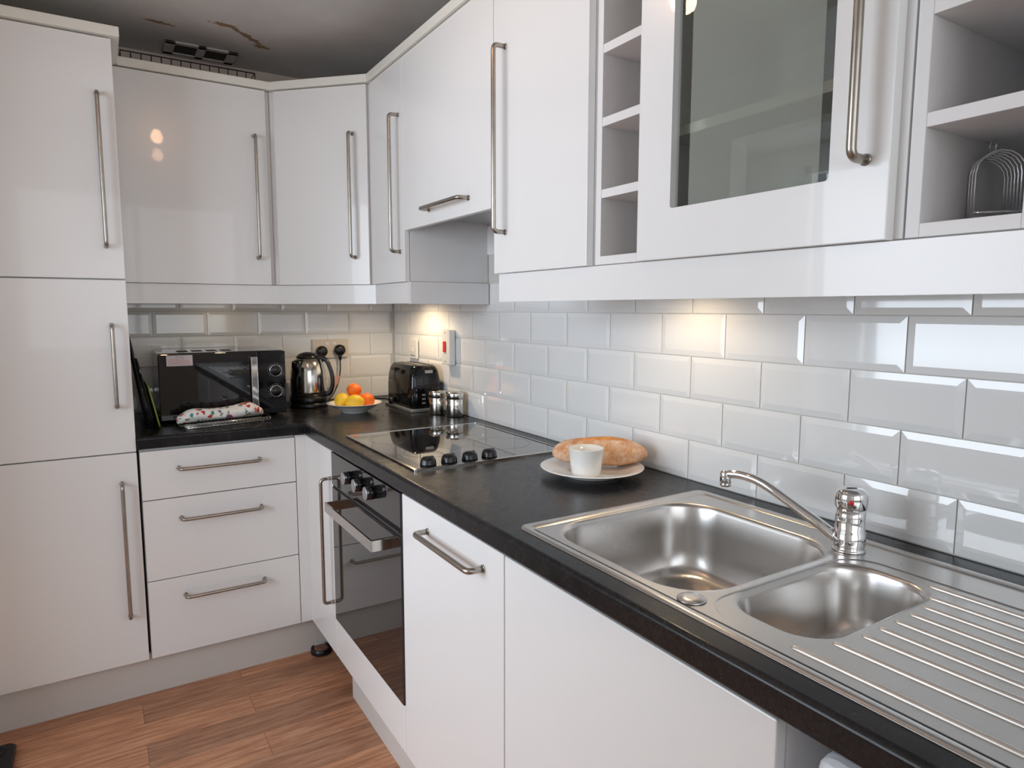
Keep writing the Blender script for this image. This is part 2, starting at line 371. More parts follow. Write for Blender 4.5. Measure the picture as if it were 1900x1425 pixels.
# ------------------------------------------------------------------ room shell
CZ = 2.335; XL = -3.20; XP = -1.80; YF = -4.1
TY = 0.2041; TZ = 0.1037; ZA = 1.3221; YA = -0.8083; XB = -1.0424
def tile(bm, fn, a0, a1, z0, z1, mi=2):
    g = 0.0012; bw = 0.013; h0 = 0.0028; h1 = 0.0046
    a0 += g; a1 -= g; z0 += g; z1 -= g
    if a1 - a0 < 0.02 or z1 - z0 < 0.012: return
    bwa = min(bw, (a1 - a0) / 3); bz = min(bw, (z1 - z0) / 3)
    R = [[(a0, z0), (a1, z0), (a1, z1), (a0, z1)]] * 2 + [[(a0 + bwa, z0 + bz), (a1 - bwa, z0 + bz), (a1 - bwa, z1 - bz), (a0 + bwa, z1 - bz)]]
    H = [0.0, h0, h1]
    vs = [[bm.verts.new(fn(p[0], p[1], h)) for p in r] for r, h in zip(R, H)]
    for A, B in zip(vs, vs[1:]):
        for i in range(4): f = bm.faces.new([A[i], A[(i + 1) % 4], B[(i + 1) % 4], B[i]]); f.material_index = mi
    f = bm.faces.new(vs[-1]); f.material_index = mi
rows = []
z = ZA
rows = [(ZA - TZ, ZA, 0), (ZA - 2 * TZ, ZA - TZ, 1), (ZA - 3 * TZ, ZA - 2 * TZ, 0), (0.9125, ZA - 3 * TZ, 1), (ZA, ZA + TZ, 1), (ZA + TZ, ZA + 2 * TZ, 0), (ZA + 2 * TZ, ZA + 3 * TZ, 1), (ZA + 3 * TZ, ZA + 4 * TZ, 0)]
bm = new()
box(bm, 0.002, 0.12, YF, 0.12, 0, CZ, mi=0)
box(bm, 0.0, 0.004, YF + 0.01, -0.001, 0.90, 1.74, mi=1)
for (z0, z1, par) in rows:
    for k in range(-5, 16):
        ya = YA - (k + 0.5 * par) * TY; yb = ya - TY
        ya = min(ya, -0.006); yb = max(yb, -3.6)
        if ya - yb < 0.02: continue
        if z0 > ZA + 0.05 and (yb < -1.56 or ya > -0.9): continue
        tile(bm, lambda a, zz, h: Vector((-h, a, zz)), yb, ya, z0, z1)
struct('wall_right', bm, ['paint', 'grout', 'tile'])
bm = new()
box(bm, XL - 0.12, 0.12, 0.002, 0.12, 0, CZ, mi=0)
box(bm, -1.16, -0.001, 0.0, 0.004, 0.90, 1.42, mi=1)
for (z0, z1, par) in rows[:5]:
    z1 = min(z1, 1.41)
    for k in range(-2, 7):
        xa = XB + (k - 0.5 * par) * TY + (TY if par else 0) - (TY if par else 0); xb = xa + TY
        xa = max(xa, -1.15); xb = min(xb, -0.010)
        if xb - xa < 0.02: continue
        tile(bm, lambda a, zz, h: Vector((a, -h, zz)), xa, xb, z0, z1)
struct('wall_back', bm, ['paint', 'grout', 'tile'])
bm = new(); box(bm, XL - 0.12, 0.12, YF - 0.12, 0.12, -0.08, 0.0); struct('floor', bm, 'floor')
bm = new(); box(bm, XL - 0.12, 0.12, YF - 0.12, 0.12, CZ, CZ + 0.08); struct('ceiling', bm, 'ceiling')
# left wall with window opening
DY0, DY1, DZ0, DZ1 = -3.4, -0.40, 0.90, 2.22
bm = new()
box(bm, XL - 0.1, XL, YF, DY0, 0, CZ); box(bm, XL - 0.1, XL, DY0, DY1, DZ1, CZ); box(bm, XL - 0.1, XL, DY1, 0.0, 0, CZ); box(bm, XL - 0.1, XL, DY0, DY1, 0, DZ0)
struct('wall_left', bm, 'paint_light')
PY0, PY1, PZ = -2.36, -1.03, 2.07
bm = new(); box(bm, XP - 0.1, XP, PY1, 0.0, 0, CZ); box(bm, XP - 0.1, XP, PY0, PY1, PZ, CZ); box(bm, XP - 0.1, XP, YF, PY0, 0, CZ)
struct('wall_partition', bm, 'paint_light')
def frame(bm, y0, y1, z0, z1, mid):
    t_ = 0.05
    cols = [(y0, y0 + t_), (y1 - t_, y1)] + ([((y0 + y1) / 2 - t_ / 2, (y0 + y1) / 2 + t_ / 2)] if mid else [])
    for a, b2 in cols: box(bm, XL - 0.08, XL - 0.02, a, b2, z0, z1, bev=0.004)
    for a, b2 in ((z0, z0 + t_), (z1 - t_, z1)): box(bm, XL - 0.08, XL - 0.02, y0, y1, a, b2, bev=0.004)
bm = new(); frame(bm, DY0, DY1, DZ0, DZ1, True); box(bm, XL - 0.02, XL + 0.14, DY0 - 0.04, DY1 + 0.04, DZ0 - 0.03, DZ0, bev=0.004); struct('window_1', bm, 'frame')
GX0, GX1, GZ0, GZ1 = -1.72, -0.08, 0.98, 2.24
bm = new()
box(bm, XL, GX0, YF - 0.1, YF, 0, CZ); box(bm, GX1, 0.0, YF - 0.1, YF, 0, CZ); box(bm, GX0, GX1, YF - 0.1, YF, GZ1, CZ); box(bm, GX0, GX1, YF - 0.1, YF, 0, GZ0)
struct('wall_front', bm, 'paint_light')
bm = new()
for k in range(3):
    xx = GX0 + (GX1 - GX0 - 0.05) * k / 2; box(bm, xx, xx + 0.05, YF - 0.08, YF - 0.02, GZ0, GZ1, bev=0.004)
box(bm, GX0, GX1, YF - 0.08, YF - 0.02, GZ0, GZ0 + 0.05, bev=0.004); box(bm, GX0, GX1, YF - 0.08, YF - 0.02, GZ1 - 0.05, GZ1, bev=0.004)
struct('added_rear_window', bm, 'frame')  # unseen window added behind the camera to go with the fill light

# ------------------------------------------------------------------ cabinets
HR = 0.006
def handle(parent, p0, p1, out, so=0.035, r=HR, name='handle', bend=0.014):
    p0 = Vector(p0); p1 = Vector(p1); out = Vector(out).normalized()
    bm = new(); tube(bm, arcpts([p0, p0 + out * so, p1 + out * so, p1], bend, 6), r, 12)
    for p in (p0, p1): lathe(bm, [(r * 1.25, 0), (r * 1.25, 0.002), (r, 0.003)], p, 12, axis=out)
    return obj(name, bm, 'brushed', parent, 'brushed metal bar handle')
FB = 0.594  # distance of the base fronts from the wall
FW = 0.330  # distance of the wall cabinet fronts

# tall cabinet
t = thing('tall_cabinet', (-1.447, -0.30, 0.0), 'tall white gloss cabinet with three stacked doors at the left of the kitchen', 'cabinet')
bm = new(); box(bm, -1.745, -1.149, -FB + 0.021, -0.002, 0.148, 2.162, bev=0.001); obj('carcass', bm, 'carcass', t)
for (z0, z1, ha, hb, lb) in ((1.4275, 2.160, 1.529, 1.990, 'top door with long bar handle'), (0.8645, 1.4235, 1.018, 1.280, 'middle door with short bar handle'), (0.140, 0.8605, 0.310, 0.763, 'bottom door with long bar handle')):
    d = pbox('door', t, 'door', -1.744, -1.148, -FB, -FB + 0.019, z0, z1, bev=0.0015, label=lb)
    handle(d, (-1.195, -FB, ha), (-1.195, -FB, hb), (0, -1, 0))
bm = new(); box(bm, -1.77, -1.125, -FB - 0.018, -0.002, 2.164, 2.194, bev=0.002); obj('cornice', bm, 'edge', t, 'cream cornice board')

# drawer unit
t = thing('drawer_cabinet', (-0.888, -0.30, 0.0), 'white base cabinet with three drawers under the worktop holding the microwave', 'drawer unit')
bm = new(); box(bm, -1.141, -0.636, -FB + 0.021, -0.002, 0.148, 0.867, bev=0.001); obj('carcass', bm, 'carcass', t)
for (z0, z1, hz) in ((0.694, 0.860, 0.795), (0.413, 0.6905, 0.620), (0.140, 0.4095, 0.345)):
    d = pbox('drawer', t, 'door', -1.1395, -0.637, -FB, -FB + 0.019, z0, z1, bev=0.0015)
    handle(d, (-1.026, -FB, hz), (-0.764, -FB, hz), (0, -1, 0))

# corner base cabinet with post and door
t = thing('corner_base_cabinet', (-0.34, -0.45, 0.0), 'white corner base cabinet with one narrow door left of the oven', 'cabinet')
bm = new(); box(bm, -0.634, -FB + 0.021, -FB + 0.002, -0.30, 0.148, 0.867, bev=0.001); box(bm, -FB + 0.021, -0.002, -0.913, -0.002, 0.148, 0.867, bev=0.001); obj('carcass', bm, 'carcass', t)
bm = new(); box(bm, -0.6345, -FB + 0.001, -FB, -FB + 0.018, 0.140, 0.862, bev=0.001); box(bm, -FB, -FB + 0.018, -0.624, -FB + 0.0005, 0.140, 0.862, bev=0.001)
obj('corner_post', bm, 'door', t)
d = pbox('door', t, 'door', -FB, -FB + 0.019, -0.9125, -0.626, 0.140, 0.862, bev=0.0015)
handle(d, (-FB, -0.893, 0.331), (-FB, -0.893, 0.765), (-1, 0, 0))

# oven
OY0, OY1 = -1.511, -0.916
t = thing('oven', (-0.30, -1.2135, 0.28), 'black glass built-in electric oven with steel strap handle under the hob', 'oven')
bm = new(); box(bm, -FB + 0.025, -0.03, OY0 + 0.01, OY1 - 0.01, 0.279, 0.862); obj('housing', bm, 'matblack', t)
pn = pbox('control_panel', t, 'oven_glass', -FB - 0.004, -FB + 0.024, OY0, OY1, 0.752, 0.862, bev=0.0015)
for yy in (-1.128, -1.226, -1.324):
    bm = new(); lathe(bm, [(0.0185, 0), (0.0185, 0.003), (0.0195, 0.005), (0.0190, 0.0265)], (-FB - 0.004, yy, 0.820), 32, axis=(-1, 0, 0))
    k = obj('knob', bm, 'blackgloss', t)
    bm = new(); lathe(bm, [(0.0185, 0.0268), (0.0190, 0.0270), (0.0190, 0.0290), (0.0165, 0.0300), (0.001, 0.0302)], (-FB - 0.004, yy, 0.820), 32, axis=(-1, 0, 0))
    obj('cap', bm, 'greymid', k, 'silver front cap')
bm = new()
box(bm, -FB - 0.004, -FB + 0.024, OY0, OY1, 0.279, 0.742, bev=0.0015)
d = obj('door', bm, 'oven_glass', t)
bm = new()
hz0, hz1 = 0.690, 0.721; xo = -0.652
box(bm, xo, xo + 0.006, -1.438, -1.012, hz0, hz1, bev=0.0012)
for yy in (-1.438, -1.018): box(bm, xo + 0.003, -FB - 0.003, yy, yy + 0.006, hz0, hz1, bev=0.0012)
obj('handle', bm, 'steel', d, 'steel strap handle')
bm = new(); box(bm, -FB + 0.0, -FB + 0.02, OY0, OY1, 0.7425, 0.7515); obj('vent_gap', bm, 'void', t)
bm = new(); box(bm, -FB, -FB + 0.019, OY0, OY1, 0.140, 0.2765, bev=0.002)
t2 = single('oven_filler_panel', bm, 'door', 'white gloss filler panel below the oven door', 'panel')

# appliance door right of the oven
t = thing('base_cabinet', (-0.30, -1.768, 0.0), 'white base cabinet door with horizontal bar handle right of the oven', 'cabinet')
bm = new(); box(bm, -FB + 0.021, -0.03, -2.020, -1.516, 0.148, 0.867, bev=0.001); obj('carcass', bm, 'carcass', t)
d = pbox('door', t, 'door', -FB, -FB + 0.019, -2.020, -1.514, 0.140, 0.861, bev=0.0015)
handle(d, (-FB, -1.940, 0.806), (-FB, -1.671, 0.806), (-1, 0, 0), so=0.036, r=0.0068)
# sink base
t = thing('sink_base_cabinet', (-0.30, -2.328, 0.0), 'wide plain white base cabinet panel below the sink without a handle', 'cabinet')
bm = new()
box(bm, -FB + 0.021, -0.03, -2.040, -2.023, 0.148, 0.867); box(bm, -FB + 0.0205, -0.03, -2.632, -2.616, 0.148, 0.867); box(bm, -FB + 0.021, -0.03, -2.616, -2.040, 0.148, 0.165); box(bm, -0.045, -0.03, -2.616, -2.040, 0.165, 0.70)
obj('carcass', bm, 'carcass', t)
pbox('door', t, 'door', -FB, -FB + 0.020, -2.632, -2.0235, 0.140, 0.860, bev=0.0022)
# washing machine in the open bay
t = thing('washing_machine', (-0.30, -2.99, 0.0), 'white washing machine partly visible under the worktop beside the sink cabinet', 'washing machine')
bm = new(); box(bm, -0.600, -0.06, -3.275, -2.680, 0.01, 0.852, bev=0.022, seg=4); obj('body', bm, 'appliance', t)
bm = new(); lathe(bm, [(0.19, 0), (0.19, 0.02), (0.165, 0.035), (0.14, 0.02), (0.13, 0.0)], (-0.5995, -2.98, 0.42), 40, axis=(-1, 0, 0)); obj('porthole', bm, 'greydark', t)
# end base cabinet beyond the bay (keeps the worktop carried)
bm = new(); box(bm, -0.57, -0.03, -3.33, -3.312, 0.0, 0.868); single('worktop_end_panel', bm, 'carcass', 'white end panel carrying the worktop beyond the washing machine', 'panel')

# plinths
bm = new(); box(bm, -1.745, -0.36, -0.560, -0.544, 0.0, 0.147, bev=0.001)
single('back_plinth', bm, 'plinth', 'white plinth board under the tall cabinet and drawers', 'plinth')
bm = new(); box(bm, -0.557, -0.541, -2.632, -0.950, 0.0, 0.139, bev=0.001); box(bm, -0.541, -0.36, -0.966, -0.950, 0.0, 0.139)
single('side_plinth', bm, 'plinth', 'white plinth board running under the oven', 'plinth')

# ------------------------------------------------------------------ worktop (L shape with a cut-out for the sink)
WT, WB = 0.911, 0.870
def nose(r=0.009):
    out = []
    for k in range(7):
        a = PI / 2 + PI / 2 * k / 6; out.append((r + r * math.cos(a), WT - r + r * math.sin(a)))
    for k in range(5):
        a = PI + PI / 2 * k / 4; out.append((r * 0.6 + r * 0.6 * math.cos(a), WB + r * 0.6 + r * 0.6 * math.sin(a)))
    return out
XF = -0.606; YFb = -0.604
bm = new()
def slab_front(y0, y1, xin):
    pts = [(XF + a, z_) for a, z_ in nose()]; pts = [(xin, WT)] + pts + [(xin, WB)]
    prism(bm, pts, 'y', y0, y1)
SX0, SX1, SY0, SY1 = -0.540, -0.070, -2.945, -2.032
slab_front(-3.34, YFb + 0.009, SX0)
pts = [(YFb + a, z_) for a, z_ in nose()]; pts = [(-0.001, WT)] + pts + [(-0.001, WB)]
prism(bm, pts, 'x', -1.1465, XF + 0.009)
box(bm, SX0, -0.001, SY1, -0.001, WB, WT); box(bm, XF + 0.009, SX0, YFb + 0.009, -0.001, WB, WT)
box(bm, SX1, -0.001, SY0, SY1, WB, WT); box(bm, SX0, -0.001, -3.34, SY0, WB, WT)
single('worktop', bm, 'worktop', 'L-shaped dark speckled laminate worktop running along both walls', 'worktop')

# ------------------------------------------------------------------ hob
t = thing('hob', (-0.307, -1.224, WT), 'black ceramic hob with thin steel frame and four control knobs', 'hob')
bm = new()
hx0, hx1, hy0, hy1 = -0.555, -0.062, -1.508, -0.940
ro = rrect((hx0 + hx1) / 2, (hy0 + hy1) / 2, (hx1 - hx0) / 2, (hy1 - hy0) / 2, 0.006, 4)
ri = rrect((hx0 + hx1) / 2, (hy0 + hy1) / 2, (hx1 - hx0) / 2 - 0.008, (hy1 - hy0) / 2 - 0.008, 0.003, 4)
loft(bm, [[(*p, WT + 0.0002) for p in ro], [(*p, WT + 0.005) for p in ro], [(*p, WT + 0.006) for p in ri], [(*p, WT + 0.003) for p in ri]], False, False, smooth=False)
obj('frame', bm, 'steel', t, 'thin steel edge frame')
bm = new(); box(bm, hx0 + 0.0075, hx1 - 0.0075, hy0 + 0.0075, hy1 - 0.0075, WT + 0.0005, WT + 0.0045, bev=0.0005)
obj('glass', bm, 'hob_glass', t)
M['ring'] = simple('hob_print', (0.035, 0.035, 0.036), 0.12, var=0.05)
bm = new()
for (cx_, cy_, r_) in ((-0.43, -1.085, 0.09), (-0.18, -1.085, 0.072), (-0.43, -1.32, 0.072), (-0.18, -1.32, 0.09)):
    n = 48
    loft(bm, [[(cx_ + rr * math.cos(2 * PI * i / n), cy_ + rr * math.sin(2 * PI * i / n), WT + 0.0047) for i in range(n)] for rr in (r_, r_ - 0.0012)], False, False)
obj('zone_marking', bm, 'ring', t)
for xx in (-0.497, -0.434, -0.370, -0.307):
    bm = new(); lathe(bm, [(0.0225, 0), (0.0225, 0.003), (0.0215, 0.005), (0.0210, 0.012), (0.018, 0.018), (0.012, 0.0215), (0.001, 0.0225)], (xx, -1.466, WT + 0.0047), 32)
    box(bm, xx - 0.016, xx + 0.016, -1.470, -1.462, WT + 0.016, WT + 0.0275, bev=0.002)
    obj('knob', bm, 'black', t)

# ------------------------------------------------------------------ sink
t = thing('kitchen_sink', (-0.31, -2.49, WT), 'stainless steel one and a half bowl sink with ridged drainer', 'sink')
X0, X1, Y0, Y1 = -0.563, -0.056, -2.968, -2.018
cx, cy, hx, hy = (X0 + X1) / 2, (Y0 + Y1) / 2, (X1 - X0) / 2, (Y1 - Y0) / 2
def ring(cx, cy, hx, hy, r, z, n=8): return [(p[0], p[1], z) for p in rrect(cx, cy, hx, hy, r, n)]
ZP = WT - 0.0005
bm = new()
rim = [ring(cx, cy, hx, hy, 0.022, WT + 0.0003), ring(cx, cy, hx - 0.0012, hy - 0.0012, 0.021, WT + 0.0022), ring(cx, cy, hx - 0.004, hy - 0.004, 0.019, WT + 0.0033), ring(cx, cy, hx - 0.013, hy - 0.018, 0.016, WT + 0.0030),
       ring(cx, cy, hx - 0.0155, hy - 0.021, 0.015, WT + 0.0022), ring(cx, cy, hx - 0.019, hy - 0.026, 0.013, ZP)]
loft(bm, rim, False, False)
outer = rrect(cx, cy, hx - 0.019, hy - 0.026, 0.013, 8)
BIG = (-0.3245, -2.2385, 0.1945, 0.1885, 0.088); SML = (-0.329, -2.529, 0.154, 0.079, 0.060)
big = rrect(*BIG, 8); sml = rrect(*SML, 8)
# pan around the small bowl and the drainer, a little lower
pan = [p for p in rrect(-0.335, -2.689, 0.190, 0.245, 0.060, 8)]
def inside(p, poly):
    c = False; n = len(poly)
    for i in range(n):
        x1_, y1_ = poly[i]; x2_, y2_ = poly[(i + 1) % n]
        if (y1_ > p[1]) != (y2_ > p[1]) and p[0] < (x2_ - x1_) * (p[1] - y1_) / (y2_ - y1_) + x1_: c = not c
    return c
def plate(bm, loops, keep, z):
    vs = []; es = []
    for L_ in loops:
        o_ = len(vs); vs += [Vector(p) for p in L_]; es += [(o_ + i, o_ + (i + 1) % len(L_)) for i in range(len(L_))]
    rv, re, rf, *_ = delaunay_2d_cdt(vs, es, [], 0, 1e-7)
    bv = [bm.verts.new((v.x, v.y, z)) for v in rv]
    for f in rf:
        c = sum((rv[i] for i in f), Vector((0, 0))) / len(f)
        if keep((c.x, c.y)): bm.faces.new([bv[i] for i in f])
    for v in bv:
        if not v.link_faces: bm.verts.remove(v)
pan_in = rrect(-0.335, -2.689, 0.1875, 0.2425, 0.0575, 8)
big_o = rrect(BIG[0], BIG[1], BIG[2] + 0.007, BIG[3] + 0.007, BIG[4] + 0.007, 8)
sml_o = rrect(SML[0], SML[1], SML[2] + 0.006, SML[3] + 0.006, SML[4] + 0.006, 8)
plate(bm, [outer, big_o, pan], lambda p: inside(p, outer) and not inside(p, big_o) and not inside(p, pan), ZP)
loft(bm, [[(*p, ZP) for p in pan], [(*p, ZP - 0.0016) for p in pan_in]], False, False)
plate(bm, [pan_in, sml_o], lambda p: inside(p, pan_in) and not inside(p, sml_o), ZP - 0.0016)
obj('drainer_top', bm, 'sink', t)
def bowl(S, zt, depth, dr, name, drain, ex=0.007):
    bx, by, bx_, by_, br = S; bm = new(); R_ = []
    for (off, dz, rs) in ((-ex, 0, ex), (-ex * 0.45, 0.0006, ex * 0.45), (0, 0.0022, 0), (0.0025, 0.006, 0), (0.004, 0.012, 0), (0.009, depth * 0.35, -0.004), (0.014, depth * 0.65, -0.006), (0.021, depth * 0.85, -0.008), (0.030, depth * 0.95, -0.01), (0.045, depth * 0.99, -0.014)):
        R_.append(ring(bx, by, bx_ - off, by_ - off, max(br + rs, 0.02), zt - dz))
    # converge to the drain
    last = R_[-1]; dx, dy = drain
    for s in (0.35, 0.7, 1.0):
        rr = []
        for (px_, py_, pz_) in last:
            a = math.atan2(py_ - dy, px_ - dx); tx, ty = dx + dr * math.cos(a), dy + dr * math.sin(a)
            rr.append((px_ * (1 - s) + tx * s, py_ * (1 - s) + ty * s, zt - depth * 0.99 - 0.006 * s))
        R_.append(rr)
    loft(bm, R_, False, False)
    o = obj(name, bm, 'sink', t)
    bm = new(); zz = zt - depth * 0.99 - 0.006
    lathe(bm, [(dr, 0.0005), (dr - 0.004, 0.002), (dr - 0.009, -0.001), (dr - 0.011, -0.004), (0.001, -0.004)], (dx, dy, zz), 40, cs=False, ce=True)
    for k in range(6): tube(bm, [(dx, dy, zz - 0.002), (dx + (dr - 0.01) * math.cos(k * PI / 3), dy + (dr - 0.01) * math.sin(k * PI / 3), zz - 0.002)], 0.0014, 6)
    lathe(bm, [(0.005, -0.002), (0.005, 0.001), (0.001, 0.002)], (dx, dy, zz), 16)
    obj('drain', bm, 'steel', o)
bowl(BIG, ZP, 0.155, 0.042, 'main_bowl', (-0.325, -2.24))
bowl(SML, ZP - 0.0016, 0.120, 0.038, 'half_bowl', (-0.355, -2.540), 0.006)
starts = [(-.512, -2.590), (-.458, -2.612), (-.408, -2.621), (-.369, -2.621), (-.330, -2.621), (-.291, -2.620), (-.251, -2.618), (-.211, -2.606), (-.168, -2.585)]
for i, (sx, sy) in enumerate(starts):
    bm = new(); ex_ = sx + 0.008 * (sx < -0.4)
    path = [(sx, sy, ZP - 0.0055), (sx, sy - 0.006, ZP - 0.0025), (sx, sy - 0.014, ZP - 0.0018), ((sx + ex_) / 2, -2.78, ZP - 0.0018), (ex_, -2.918, ZP - 0.0018), (ex_, -2.926, ZP - 0.0055)]
    t_b = bmesh.new(); tube(t_b, path, 0.0046, 12)
    for v in t_b.verts:
        v.co.z = ZP - 0.0016 + (v.co.z - (ZP - 0.0016)) * 0.8
    join(bm, t_b); obj('drainer_ridge', bm, 'rib', t)
bm = new(); lathe(bm, [(0.0215, 0), (0.0215, 0.0012), (0.0195, 0.0026), (0.008, 0.0036), (0.001, 0.0038)], (-0.5185, -2.4285, ZP + 0.0004), 36)
obj('tap_hole_cover', bm, 'sink', t, 'round steel cover button')

# tap
t = thing('kitchen_tap', (-0.128, -2.430, ZP), 'chrome single mixer tap with slanting swivel spout behind the sink bowls', 'tap')
tc = (-0.128, -2.430, ZP)
bm = new(); lathe(bm, [(0.0275, 0.0002), (0.0275, 0.003), (0.0255, 0.0045), (0.0250, 0.006), (0.0262, 0.010), (0.0262, 0.0345), (0.0245, 0.036), (0.0240, 0.060), (0.0245, 0.076)], tc, 44)
obj('body', bm, 'chrome', t)
bm = new(); lathe(bm, [(0.0245, 0.0765), (0.0262, 0.0785), (0.0268, 0.090), (0.0265, 0.100), (0.0235, 0.107), (0.0165, 0.1115), (0.001, 0.1125)], tc, 44)
cp_ = obj('cap', bm, 'chrome', t)
bm = new(); lathe(bm, [(0.0045, 0.0), (0.0045, 0.0012), (0.001, 0.0014)], (tc[0] - 0.0225, tc[1] - 0.0133, tc[2] + 0.091), 20, axis=(-0.86, -0.51, 0)); obj('hot_mark', bm, 'rocker_red', cp_, 'small red dot')
bm = new(); tmp = bmesh.new(); lathe(tmp, [(0.0095, 0.0), (0.0095, 0.0008), (0.001, 0.0009)], (0, 0, 0), 24)
for v in tmp.verts: v.co.y *= 0.32
join(bm, tmp, 0, Matrix.Translation(Vector((tc[0] - 0.004, tc[1] - 0.002, tc[2] + 0.1121))) @ Matrix.Rotation(-0.55, 4, 'Z')); obj('slot', bm, 'black', cp_, 'dark slot on top')
sp = smooth_path([(-0.131, -2.428, 0.9255), (-.135, -2.412, .928), (-.145, -2.383, .947), (-.155, -2.345, .968), (-.168, -2.301, .993), (-.175, -2.269, 1.006), (-.183, -2.237, 1.011), (-.189, -2.213, 1.009)], 6)
bm = new(); tube(bm, sp, 0.008, 16, rad=[0.0115 - 0.0028 * min(1, i / 20) for i in range(len(sp))])
lathe(bm, [(0.0105, -0.010), (0.0112, -0.008), (0.0112, 0.010), (0.0095, 0.014), (0.001, 0.0150)], (-0.190, -2.2065, 1.0000), 28)
so_ = obj('spout', bm, 'chrome', t)
bm = new(); lathe(bm, [(0.0095, -0.0170), (0.0108, -0.0160), (0.0108, -0.0105), (0.0098, -0.0100)], (-0.190, -2.2065, 1.0000), 28)
obj('aerator', bm, 'steel', so_)

# ------------------------------------------------------------------ wall cabinets
ZB, ZT = 1.4275, 2.160
t = thing('wall_cabinet', (-0.884, -0.155, ZB), 'white wall cabinet above the microwave beside the tall cabinet', 'cabinet')
bm = new(); box(bm, -1.146, -0.622, -FW + 0.021, -0.002, ZB, 2.162, bev=0.001); obj('carcass', bm, 'carcass', t)
d = pbox('door', t, 'door', -1.1455, -0.639, -FW, -FW + 0.019, ZB - 0.0015, ZT, bev=0.0015)
handle(d, (-0.686, -FW, 1.529), (-0.686, -FW, 1.986), (0, -1, 0))
# diagonal corner cabinet
a = Vector((-0.612, -0.338, 0)); b_ = Vector((-0.338, -0.612, 0)); dn = Vector((-1, -1, 0)).normalized(); dd = (b_ - a).normalized()
t = thing('corner_wall_cabinet', (-0.25, -0.25, ZB), 'white diagonal corner wall cabinet above the kettle and socket', 'cabinet')
bm = new(); prism(bm, [(-0.002, -0.002), (-0.621, -0.002), (-0.621, -0.309), (-0.309, -0.621), (-0.002, -0.621)], 'z', ZB, 2.162); obj('carcass', bm, 'carcass', t)
bm = new(); tb = bmesh.new(); L_ = (b_ - a).length
box(tb, 0.001, L_ - 0.001, 0, 0.019, ZB - 0.0015, ZT, bev=0.0015)
mt = Matrix(((dd.x, -dn.x, 0, a.x), (dd.y, -dn.y, 0, a.y), (0, 0, 1, 0), (0, 0, 0, 1)))
join(bm, tb, 0, mt); d = obj('door', bm, 'door', t)
hp = a + dd * (L_ * 0.845); handle(d, (hp.x, hp.y, 1.529), (hp.x, hp.y, 1.985), dn)
# narrow wall cabinet
t = thing('narrow_wall_cabinet', (-0.155, -0.776, ZB), 'narrow white wall cabinet between the corner cabinet and the cooker hood', 'cabinet')
bm = new(); box(bm, -FW + 0.021, -0.002, -0.930, -0.623, ZB, 2.162, bev=0.0008); obj('carcass', bm, 'carcass', t)
d = pbox('door', t, 'door', -FW, -FW + 0.019, -0.930, -0.625, ZB - 0.0015, ZT, bev=0.0015)
handle(d, (-FW, -0.896, 1.529), (-FW, -0.896, 1.983), (-1, 0, 0))
# hood cabinet
t = thing('hood_cabinet', (-0.155, -1.231, 1.60), 'white lift-up cabinet door over the hob hiding the cooker hood', 'cabinet')
bm = new(); box(bm, -FW + 0.021, -0.002, -1.530, -0.932, 1.665, 2.162, bev=0.0008); obj('carcass', bm, 'carcass', t)
d = pbox('door', t, 'door', -FW, -FW + 0.019, -1.531, -0.932, 1.5975, ZT, bev=0.0015)
handle(d, (-FW, -1.395, 1.642), (-FW, -1.135, 1.642), (-1, 0, 0))
bm = new(); box(bm, -0.28, -0.03, -1.50, -0.96, 1.635, 1.6645, bev=0.003); obj('hood_filter', bm, 'greymid', t)
# tall-handle wall cabinet
t = thing('wall_cabinet', (-0.155, -1.731, ZB), 'white wall cabinet right of the cooker hood with a long vertical handle', 'cabinet')
bm = new(); box(bm, -FW + 0.021, -0.002, -1.930, -1.534, ZB, 2.162, bev=0.0008); obj('carcass', bm, 'carcass', t)
d = pbox('door', t, 'door', -FW, -FW + 0.020, -1.928, -1.534, ZB - 0.0015, ZT, bev=0.0015)
handle(d, (-FW, -1.592, 1.529), (-FW, -1.592, 1.983), (-1, 0, 0))
# open shelf unit (narrow)
def open_unit(y0, y1, shelves, label, name='open_shelf_unit', tk=0.018):
    t = thing(name, (-0.155, (y0 + y1) / 2, ZB), label, 'shelf unit')
    xf = -FW + 0.0205
    bm = new()
    box(bm, xf, -0.002, y0, y0 + tk, ZB, 2.162, bev=0.0008); box(bm, xf, -0.002, y1 - tk, y1, ZB, 2.162, bev=0.0008)
    box(bm, -0.010, -0.002, y0 + tk, y1 - tk, ZB, 2.162); box(bm, xf, -0.010, y0 + tk, y1 - tk, ZB, ZB + 0.018, bev=0.0008); box(bm, xf, -0.010, y0 + tk, y1 - tk, 2.144, 2.162, bev=0.0008)
    obj('carcass', bm, 'carcass', t)
    for zz in shelves: pbox('shelf', t, 'carcass', xf + 0.001, -0.010, y0 + tk, y1 - tk, zz, zz + 0.018, bev=0.0008)
    return t
open_unit(-2.082, -1.932, (1.567, 1.714, 1.861, 2.008), 'narrow open shelf unit between the plain and glass-door wall cabinets')
open_unit(-2.740, -2.589, (1.5675, 1.7065, 1.85, 2.0), 'open shelf unit at the right edge holding a wire rack')
